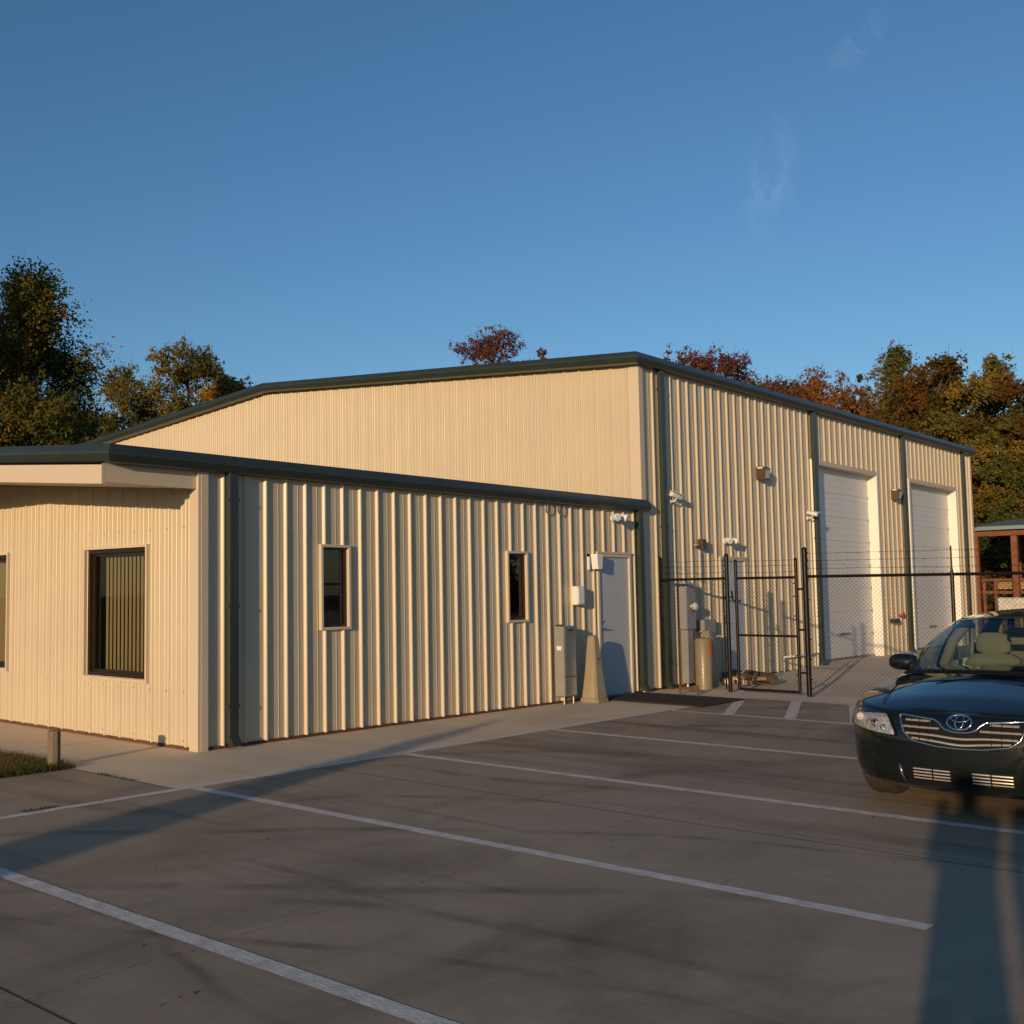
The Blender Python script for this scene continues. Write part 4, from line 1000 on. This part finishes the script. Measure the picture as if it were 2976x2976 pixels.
b2=MB(); b2.bbox(1.80,1.83,-.11,.11,1.25,1.31,.01); b2.build('rear_view_mirror',M['carblack'],car)
# door mirrors
for sg in (1,-1):
    m_=MB(); prof=[(0,.02),(.01,.055),(.04,.085),(.10,.095),(.15,.09),(.165,.08)]
    for i,(dx,r) in enumerate(prof):
        for k in range(18):
            a=2*math.pi*k/18; c_,d_=math.cos(a),math.sin(a)
            m_.v.append((1.60+dx,sg*(.89)+sg*.02*0+r*1.28*math.copysign(abs(c_)**.75,c_),1.005+r*.78*math.copysign(abs(d_)**.75,d_)))
    for i in range(5):
        for k in range(18): m_.f.append((i*18+k,i*18+(k+1)%18,(i+1)*18+(k+1)%18,(i+1)*18+k)); m_.m.append(0)
    m_.f.append(tuple(range(18))[::-1]); m_.f.append(tuple(range(90,108))); m_.m+=[0,0]
    mm=m_.build('door_mirror',M['carpaint'],car,smooth='a')
    a_=MB(); a_.tube([(1.70,sg*.84,.96),(1.68,sg*.80,.935),(1.68,sg*.76,.93)],[.03,.035,.04],8); a_.build('mirror_arm',M['carblack'],mm,smooth=True)
# patches laid on the nose skin
def surf(name,m,ys,top,bot,o,parent,nv=5,thick=0):
    mb=MB(); W=nv+1
    for y in ys:
        a,b=top(y),bot(y)
        for j in range(W): mb.v.append(tuple(nose(y,b+(a-b)*j/nv,o)))
    for i in range(len(ys)-1):
        for j in range(nv): mb.f.append((i*W+j,(i+1)*W+j,(i+1)*W+j+1,i*W+j+1)); mb.m.append(0)
    return mb.build(name,m,parent,smooth=True)
gt_x=[-.41,-.39,-.165,-.135,-.10,-.05,0,.05,.10,.135,.165,.39,.41]; gt_z=[.720,.722,.704,.685,.645,.630,.627,.630,.645,.685,.704,.722,.720]
gb_x=[-.41,-.37,-.31,-.15,0,.15,.31,.37,.41]; gb_z=[.715,.60,.548,.521,.515,.521,.548,.60,.715]
gtop=lambda y: float(np.interp(y,gt_x,gt_z)); gbot=lambda y: float(np.interp(y,gb_x,gb_z))
ysg=list(np.linspace(-.41,.41,61))
gr=surf('grille',M['carblack'],ysg,gtop,gbot,.003,car)
otl=[nose(y,gtop(y),.006) for y in ysg]+[nose(y,gbot(y),.006) for y in ysg[::-1][1:-1]]
MB().tube(otl,.0065,8,closed=True).build('grille_surround',M['chrome'],gr,smooth=True)
def bar(zc,ya,yb,parent,m,name,th=.008,o=.014):
    mb=MB(); ys=np.linspace(ya,yb,22)
    for y in ys:
        z=zc(y)
        for dz,oo in ((-th,.004),(-th*.6,o),(th*.5,o*.8),(th,.004)): mb.v.append(tuple(nose(y,z+dz,oo)))
    for i in range(21):
        for j in range(3): mb.f.append((i*4+j,(i+1)*4+j,(i+1)*4+j+1,i*4+j+1)); mb.m.append(0)
    return mb.build(name,m,parent,smooth='a')
M['slat']=mat('satin_slat',(.50,.44,.35),.32,metal=.5)
dip=lambda y: -.025*math.exp(-(y/.13)**2)
for sg in (1,-1):
    bar(lambda y:.690,sg*.19,sg*.36,gr,M['slat'],'grille_slat')
    bar(lambda y:.640+.004,sg*.13,sg*.375,gr,M['slat'],'grille_slat')
bar(lambda y:.598+dip(y)*.6,-.355,.355,gr,M['slat'],'grille_slat')
bar(lambda y:.556+dip(y)*.6+.010*(abs(y)/.3)**2,-.315,.315,gr,M['slat'],'grille_slat')
for y in (-.32,-.26,-.20,.20,.26,.32):
    q=MB(); a=nose(y,gbot(y)+.012,.012); b=nose(y,gtop(y)-.012,.012); q.tube([a,b],.004,5); q.build('grille_rib',M['carblack'],gr)
# emblem: three interlaced ovals
em=MB()
def oval(a,b,cy,cz,r): 
    em.tube([nose(cy+a*math.cos(t),cz+b*math.sin(t),.022) for t in np.linspace(0,2*math.pi,33)[:-1]],r,6,closed=True)
oval(.078,.050,0,.698,.0065); oval(.026,.046,0,.700,.0055); oval(.056,.021,0,.722,.005)
em.build('emblem',M['chrome'],car,smooth=True)
# headlights
M['hl']=mat('headlight_reflector',(.78,.76,.72),.34,metal=.55,bump=1.0,bscale=30,var=.55,vscale=26)
for sg in (1,-1):
    tx=[.435,.47,.51,.62,.75,.84,.885,.897]; tz=[.590,.665,.722,.735,.737,.733,.722,.705]
    bx_=[.435,.52,.66,.80,.87,.897]; bz=[.572,.574,.585,.60,.615,.640]
    top=lambda y:float(np.interp(abs(y),tx,tz)); bot=lambda y:float(np.interp(abs(y),bx_,bz))
    ys=[sg*v for v in list(np.linspace(.435,.80,18))+list(np.linspace(.815,.897,9))]
    hl=surf('headlight',M['hl'],ys,top,bot,.004,car,nv=7)
    c_=surf('lens_cover',M['clearglass'],ys,lambda y:top(y)+.004,lambda y:bot(y)-.004,.020,hl,nv=7)
    edge=[nose(y,top(y)+.004,.012) for y in ys]+[nose(y,bot(y)-.004,.012) for y in ys[::-1]]
    MB().tube(edge,.006,6,closed=True).build('headlight_rim',M['carblack'],hl,smooth=True)
    pj=MB(); p=nose(sg*.74,.668,.004); pj.lathe((p.x,p.y,p.z),[(.046,0),(.046,-.012),(.038,-.012),(.034,-.004)],20,axis='x'); pj.build('reflector_ring',M['chrome'],hl,smooth='a')
    pj=MB(); pj.lathe((p.x,p.y,p.z),[(.034,-.002),(.028,-.014),(.012,-.02)],20,axis='x'); pj.build('bulb_lens',M['lens'],hl,smooth=True)
    for (yy,zz_,rr_) in ((.60,.645,.032),(.53,.62,.024)):
        p=nose(sg*yy,zz_,.004); q=MB(); q.lathe((p.x,p.y,p.z),[(rr_,-.0),(rr_,-.010),(rr_*.8,-.01),(rr_*.4,.0)],18,axis='x'); q.build('reflector_ring',M['chrome'],hl,smooth='a')
    q=MB(); ys2=[sg*v for v in np.linspace(.855,.888,5)]
    surf('indicator',M['amber'],ys2,lambda y:.70,lambda y:.655,.008,hl,nv=2)
    # fog lamp recess with bright strip
    fg=surf('fog_recess',M['carblack'],[sg*v for v in np.linspace(.38,.62,12)],lambda y:.375-.02*abs(abs(y)-.5),lambda y:.245,.003,car)
    q=MB(); q.tube([nose(sg*.405,.372,.012),nose(sg*.395,.31,.016),nose(sg*.375,.25,.012)],[.007,.013,.006],8); q.build('fog_trim',M['chrome'],fg,smooth=True)
lo=surf('lower_intake',M['carblack'],list(np.linspace(-.335,.335,24)),lambda y:.368,lambda y:.262,.003,car)
for z in (.350,.328,.306,.284):
    for ya,yb in ((.07,.18),(.19,.315),(-.315,-.19),(-.18,-.07)): bar(lambda y,z=z:z,ya,yb,lo,M['slat'],'intake_slat',th=.0055,o=.010)
# hood shut line and washer jets
hl_=MB(); hl_.tube([nose(y,.742,.001) for y in np.linspace(-.47,.47,30)],.0028,5); hl_.build('hood_gap',M['carblack'],car,smooth=True)
for sg in (1,-1):
    P_=[]
    for t in np.linspace(0,1,14):
        x=.30+.86*t; yk=.60+.12*t; yo=.862; P_.append((x,sg*yk,zsh(x)+crn(x)*(1-(yk/yo)**1.8)+.0015))
    MB().tube(P_,.0035,5).build('hood_gap',M['carblack'],car,smooth=True)
MB().box(.75,4.2,-.58,.58,.16,.20).build('underbody',M['carblack'],car)
# tail lamps, rear bumper strip, door lines
for sg in (1,-1):
    t_=MB(); t_.bbox(4.50,4.72,sg*.62 if sg>0 else -.86,.86 if sg>0 else -.62,.74,.88,.03); t_.build('tail_light',M['red'],car,smooth='a')
    for x in (1.42,2.42,3.40):
        g_=MB(); g_.box(x-.003,x+.003,sg*.909-.003,sg*.909+.003,.30,.86); g_.build('door_gap',M['carblack'],car)
    for x in (2.22,3.20):
        g_=MB(); g_.tube([(x-.09,sg*.912,.80),(x-.07,sg*.94,.80),(x+.07,sg*.94,.80),(x+.09,sg*.912,.80)],.011,8); g_.build('door_handle',M['carpaint'],car,smooth=True)
#CAREND
#PEOPLESTART
# ------------------------------------------------------------------ two people behind the camera whose shadows fall on the lot
M['skin']=mat('skin',(.45,.28,.20),.5); M['jacket']=mat('dark_jacket',(.05,.06,.08),.8); M['hair']=mat('hair',(.05,.03,.02),.6)
def person(x,y,ang,h,raise_,label):
    k=h/1.75
    J={'pel':(0,0,.96),'wai':(0,0,1.12),'che':(0,.0,1.33),'nec':(0,.0,1.48),'hd0':(.01,0,1.56),'hd1':(.02,0,1.64),'hd2':(.0,0,1.70)}
    E_=[('pel','wai'),('wai','che'),('che','nec'),('nec','hd0'),('hd0','hd1'),('hd1','hd2')]
    Rr={'pel':(.155,.13),'wai':(.165,.14),'che':(.165,.13),'nec':(.055,.055),'hd0':(.07,.075),'hd1':(.085,.10),'hd2':(.06,.07)}
    for s,sg in (('l',1),('r',-1)):
        J.update({s+'hip':(0,sg*.09,.90),s+'kne':(.02,sg*.10,.50),s+'ank':(0,sg*.10,.09),s+'toe':(.15,sg*.12,.035),s+'sho':(0,sg*.15,1.42)})
        if raise_: J.update({s+'elb':(.10,sg*.17,1.20),s+'wri':(.27,sg*.10,1.42),s+'han':(.31,sg*.06,1.50)})
        else: J.update({s+'elb':(-.02,sg*.20,1.14),s+'wri':(.06,sg*.20,.90),s+'han':(.08,sg*.20,.82)})
        Rr.update({s+'hip':(.085,.085),s+'kne':(.06,.06),s+'ank':(.042,.042),s+'toe':(.03,.045),s+'sho':(.06,.06),s+'elb':(.045,.045),s+'wri':(.03,.03),s+'han':(.032,.04)})
        E_+=[('pel',s+'hip'),(s+'hip',s+'kne'),(s+'kne',s+'ank'),(s+'ank',s+'toe'),('che',s+'sho'),(s+'sho',s+'elb'),(s+'elb',s+'wri'),(s+'wri',s+'han')]
    nm=list(J); me=bpy.data.meshes.new('person'); me.from_pydata([Vector(J[n_])*k for n_ in nm],[(nm.index(a),nm.index(b)) for a,b in E_],[])
    o=bpy.data.objects.new('person',me); COL.objects.link(o); me.materials.append(M['jacket'])
    sk=o.modifiers.new('s','SKIN')
    for i,n_ in enumerate(nm): me.skin_vertices[0].data[i].radius=(Rr[n_][0]*k,Rr[n_][1]*k)
    me.skin_vertices[0].data[0].use_root=True
    ss=o.modifiers.new('u','SUBSURF'); ss.levels=2; ss.render_levels=2
    dg=bpy.context.evaluated_depsgraph_get(); m3=bpy.data.meshes.new_from_object(o.evaluated_get(dg)); o.modifiers.clear(); o.data=m3
    m3.polygons.foreach_set('use_smooth',[True]*len(m3.polygons)); m3.materials.clear(); m3.materials.append(M['jacket']); m3.materials.append(M['skin'])
    for p in m3.polygons:
        if p.center.z>1.50*k: p.material_index=1
    o.location=(x,y,0); o.rotation_euler=(0,0,ang); tag(o,label,'person')
    h_=MB(); h_.lathe((-.01,0,1.63*k),[(.098,-.02),(.105,.03),(.09,.08),(.05,.115),(.01,.125)],16); h_.build('hair',M['hair'],o,smooth='a')
    return o
person(-7.95,-9.40,R(35),1.74,True,'person in a dark jacket taking the picture, holding hands up')
person(-7.75,-9.82,R(20),1.80,False,'person in a dark jacket standing with arms down beside the photographer')
# conical evergreen left of the frame that throws the long pointed shadow
e=empty('conical_shrub',(-15.6,-6.05,0)); tag(e,'dense cone shaped evergreen beside the lot, seen only by its long pointed shadow','shrub')
mb=MB(); sec=[(0,.42),(.15,.62),(.6,.60),(1.1,.50),(1.6,.37),(2.1,.25),(2.6,.14),(2.98,.03)]
MB().lathe((0,0,0),[(r*.95,z) for z,r in sec],16).build('crown_core',M['leaf_dark'],e)
C=[];RR=[]; rq=np.random.default_rng(3)
for i in range(260):
    z=2.9*rq.random()**1.2; r=float(np.interp(z,[a for a,_ in sec],[b for _,b in sec])); a=rq.random()*6.28; C.append((r*.9*math.cos(a),r*.9*math.sin(a),z)); RR.append(.09)
leafmesh('crown',np.array(C),np.array(RR),np.full(260,30),.03,4,M['leaf_dark'],e)
MB().lathe((0,0,-.05),[(.07,0),(.06,.3)],10).build('trunk',M['bark'],e)
# low tree line far behind the camera (reflected in glass and paint)
wood('distant_wood',[(-95,60),(-110,20),(-112,-30),(-100,-75),(-60,-110),(0,-120)],7.0,8,M['leaf_olive'])
#PEOPLEEND

# ------------------------------------------------------------------ sun, sky, camera
SUN_EL=8.2; SUN_AZ=15.2     # light travels towards +X, slightly +Y
az=R(SUN_AZ); el=R(SUN_EL)
tosun=Vector((-math.cos(az)*math.cos(el),-math.sin(az)*math.cos(el),math.sin(el)))
sl=bpy.data.lights.new('sun','SUN'); sl.energy=3.9; sl.angle=R(.53); sl.color=(1,.705,.41)
so=bpy.data.objects.new('sun',sl); COL.objects.link(so); so.rotation_euler=tosun.to_track_quat('Z','Y').to_euler()
w=bpy.data.worlds.new('World'); S.world=w; w.use_nodes=True; nt=w.node_tree; bg=nt.nodes['Background']
sky=nt.nodes.new('ShaderNodeTexSky'); sky.sky_type='NISHITA'; sky.sun_disc=False; sky.sun_elevation=el
sky.sun_rotation=math.atan2(tosun.x,tosun.y); sky.altitude=200; sky.air_density=1.0; sky.dust_density=.25; sky.ozone_density=3.4
L=nt.links
g=nt.nodes.new('ShaderNodeTexCoord')
def wisp(c,up,a,b,strength):
    # faint cirrus streak around direction c
    c=Vector(c).normalized(); up=Vector(up).normalized(); rt=c.cross(up).normalized(); up=rt.cross(c)
    def dot(v,sc):
        n=nt.nodes.new('ShaderNodeVectorMath'); n.operation='DOT_PRODUCT'; L.new(g.outputs['Generated'],n.inputs[0]); n.inputs[1].default_value=tuple(v)
        m=nt.nodes.new('ShaderNodeMath'); m.operation='MULTIPLY'; m.inputs[1].default_value=1/sc; L.new(n.outputs['Value'],m.inputs[0])
        p=nt.nodes.new('ShaderNodeMath'); p.operation='POWER'; p.inputs[1].default_value=2; q=nt.nodes.new('ShaderNodeMath'); q.operation='ABSOLUTE'; L.new(m.outputs[0],q.inputs[0]); L.new(q.outputs[0],p.inputs[0]); return p.outputs[0]
    s_=nt.nodes.new('ShaderNodeMath'); s_.operation='ADD'; L.new(dot(rt,a),s_.inputs[0]); L.new(dot(up,b),s_.inputs[1])
    mr=nt.nodes.new('ShaderNodeMapRange'); mr.interpolation_type='SMOOTHSTEP'; mr.inputs[1].default_value=1; mr.inputs[2].default_value=0; L.new(s_.outputs[0],mr.inputs[0])
    no=nt.nodes.new('ShaderNodeTexNoise'); no.inputs['Scale'].default_value=26; no.inputs['Detail'].default_value=7; no.inputs['Roughness'].default_value=.65; no.inputs['Distortion'].default_value=1.2
    mp=nt.nodes.new('ShaderNodeMapping'); mp.inputs['Scale'].default_value=(1.6,1.6,.6); L.new(g.outputs['Generated'],mp.inputs[0]); L.new(mp.outputs[0],no.inputs['Vector'])
    m2=nt.nodes.new('ShaderNodeMapRange'); m2.inputs[1].default_value=.42; m2.inputs[2].default_value=.75; L.new(no.outputs['Fac'],m2.inputs[0])
    m3=nt.nodes.new('ShaderNodeMath'); m3.operation='MULTIPLY'; L.new(mr.outputs[0],m3.inputs[0]); L.new(m2.outputs[0],m3.inputs[1])
    m4=nt.nodes.new('ShaderNodeMath'); m4.operation='MULTIPLY'; m4.inputs[1].default_value=strength; L.new(m3.outputs[0],m4.inputs[0]); return m4.outputs[0]
WISPS=[((.866,.368,.332),(-.015,-.02,.06),.026,.06,.10),((.8613,.2947,.4138),(-.002,-.018,.0148),.014,.04,.08)]
hs=nt.nodes.new('ShaderNodeHueSaturation'); hs.inputs['Saturation'].default_value=1.05; L.new(sky.outputs[0],hs.inputs['Color'])
cur=hs.outputs[0]
for a in WISPS:
    f=wisp(*a); mx=nt.nodes.new('ShaderNodeMix'); mx.data_type='RGBA'; L.new(f,mx.inputs['Factor']); L.new(cur,mx.inputs['A']); mx.inputs['B'].default_value=(6,6.2,6.4,1); cur=mx.outputs['Result']
L.new(cur,bg.inputs[0]); bg.inputs[1].default_value=.130
cam=bpy.data.cameras.new('camera'); co=bpy.data.objects.new('camera',cam); COL.objects.link(co); S.camera=co
cam.sensor_width=36; cam.sensor_fit='HORIZONTAL'; cam.lens=3227.23/2976*36; cam.shift_x=(1488-992)/2976.; cam.clip_end=3000; cam.clip_start=.05
yaw,pitch,roll=0.7803154265948372,0.07276767402295012,-0.007870098058133613
fw=Vector((math.cos(yaw)*math.cos(pitch),math.sin(yaw)*math.cos(pitch),math.sin(pitch))); r_=Vector((math.sin(yaw),-math.cos(yaw),0)); u_=r_.cross(fw)
r2=r_*math.cos(roll)+u_*math.sin(roll); u2=-r_*math.sin(roll)+u_*math.cos(roll)
co.matrix_world=Matrix(((r2.x,u2.x,-fw.x,-7.258803),(r2.y,u2.y,-fw.y,-9.306789),(r2.z,u2.z,-fw.z,1.636055),(0,0,0,1)))
S.view_settings.view_transform='Standard'; S.view_settings.look='None'; S.view_settings.exposure=0; S.view_settings.gamma=1
S.render.engine='CYCLES'
S.cycles.max_bounces=8; S.cycles.transparent_max_bounces=12
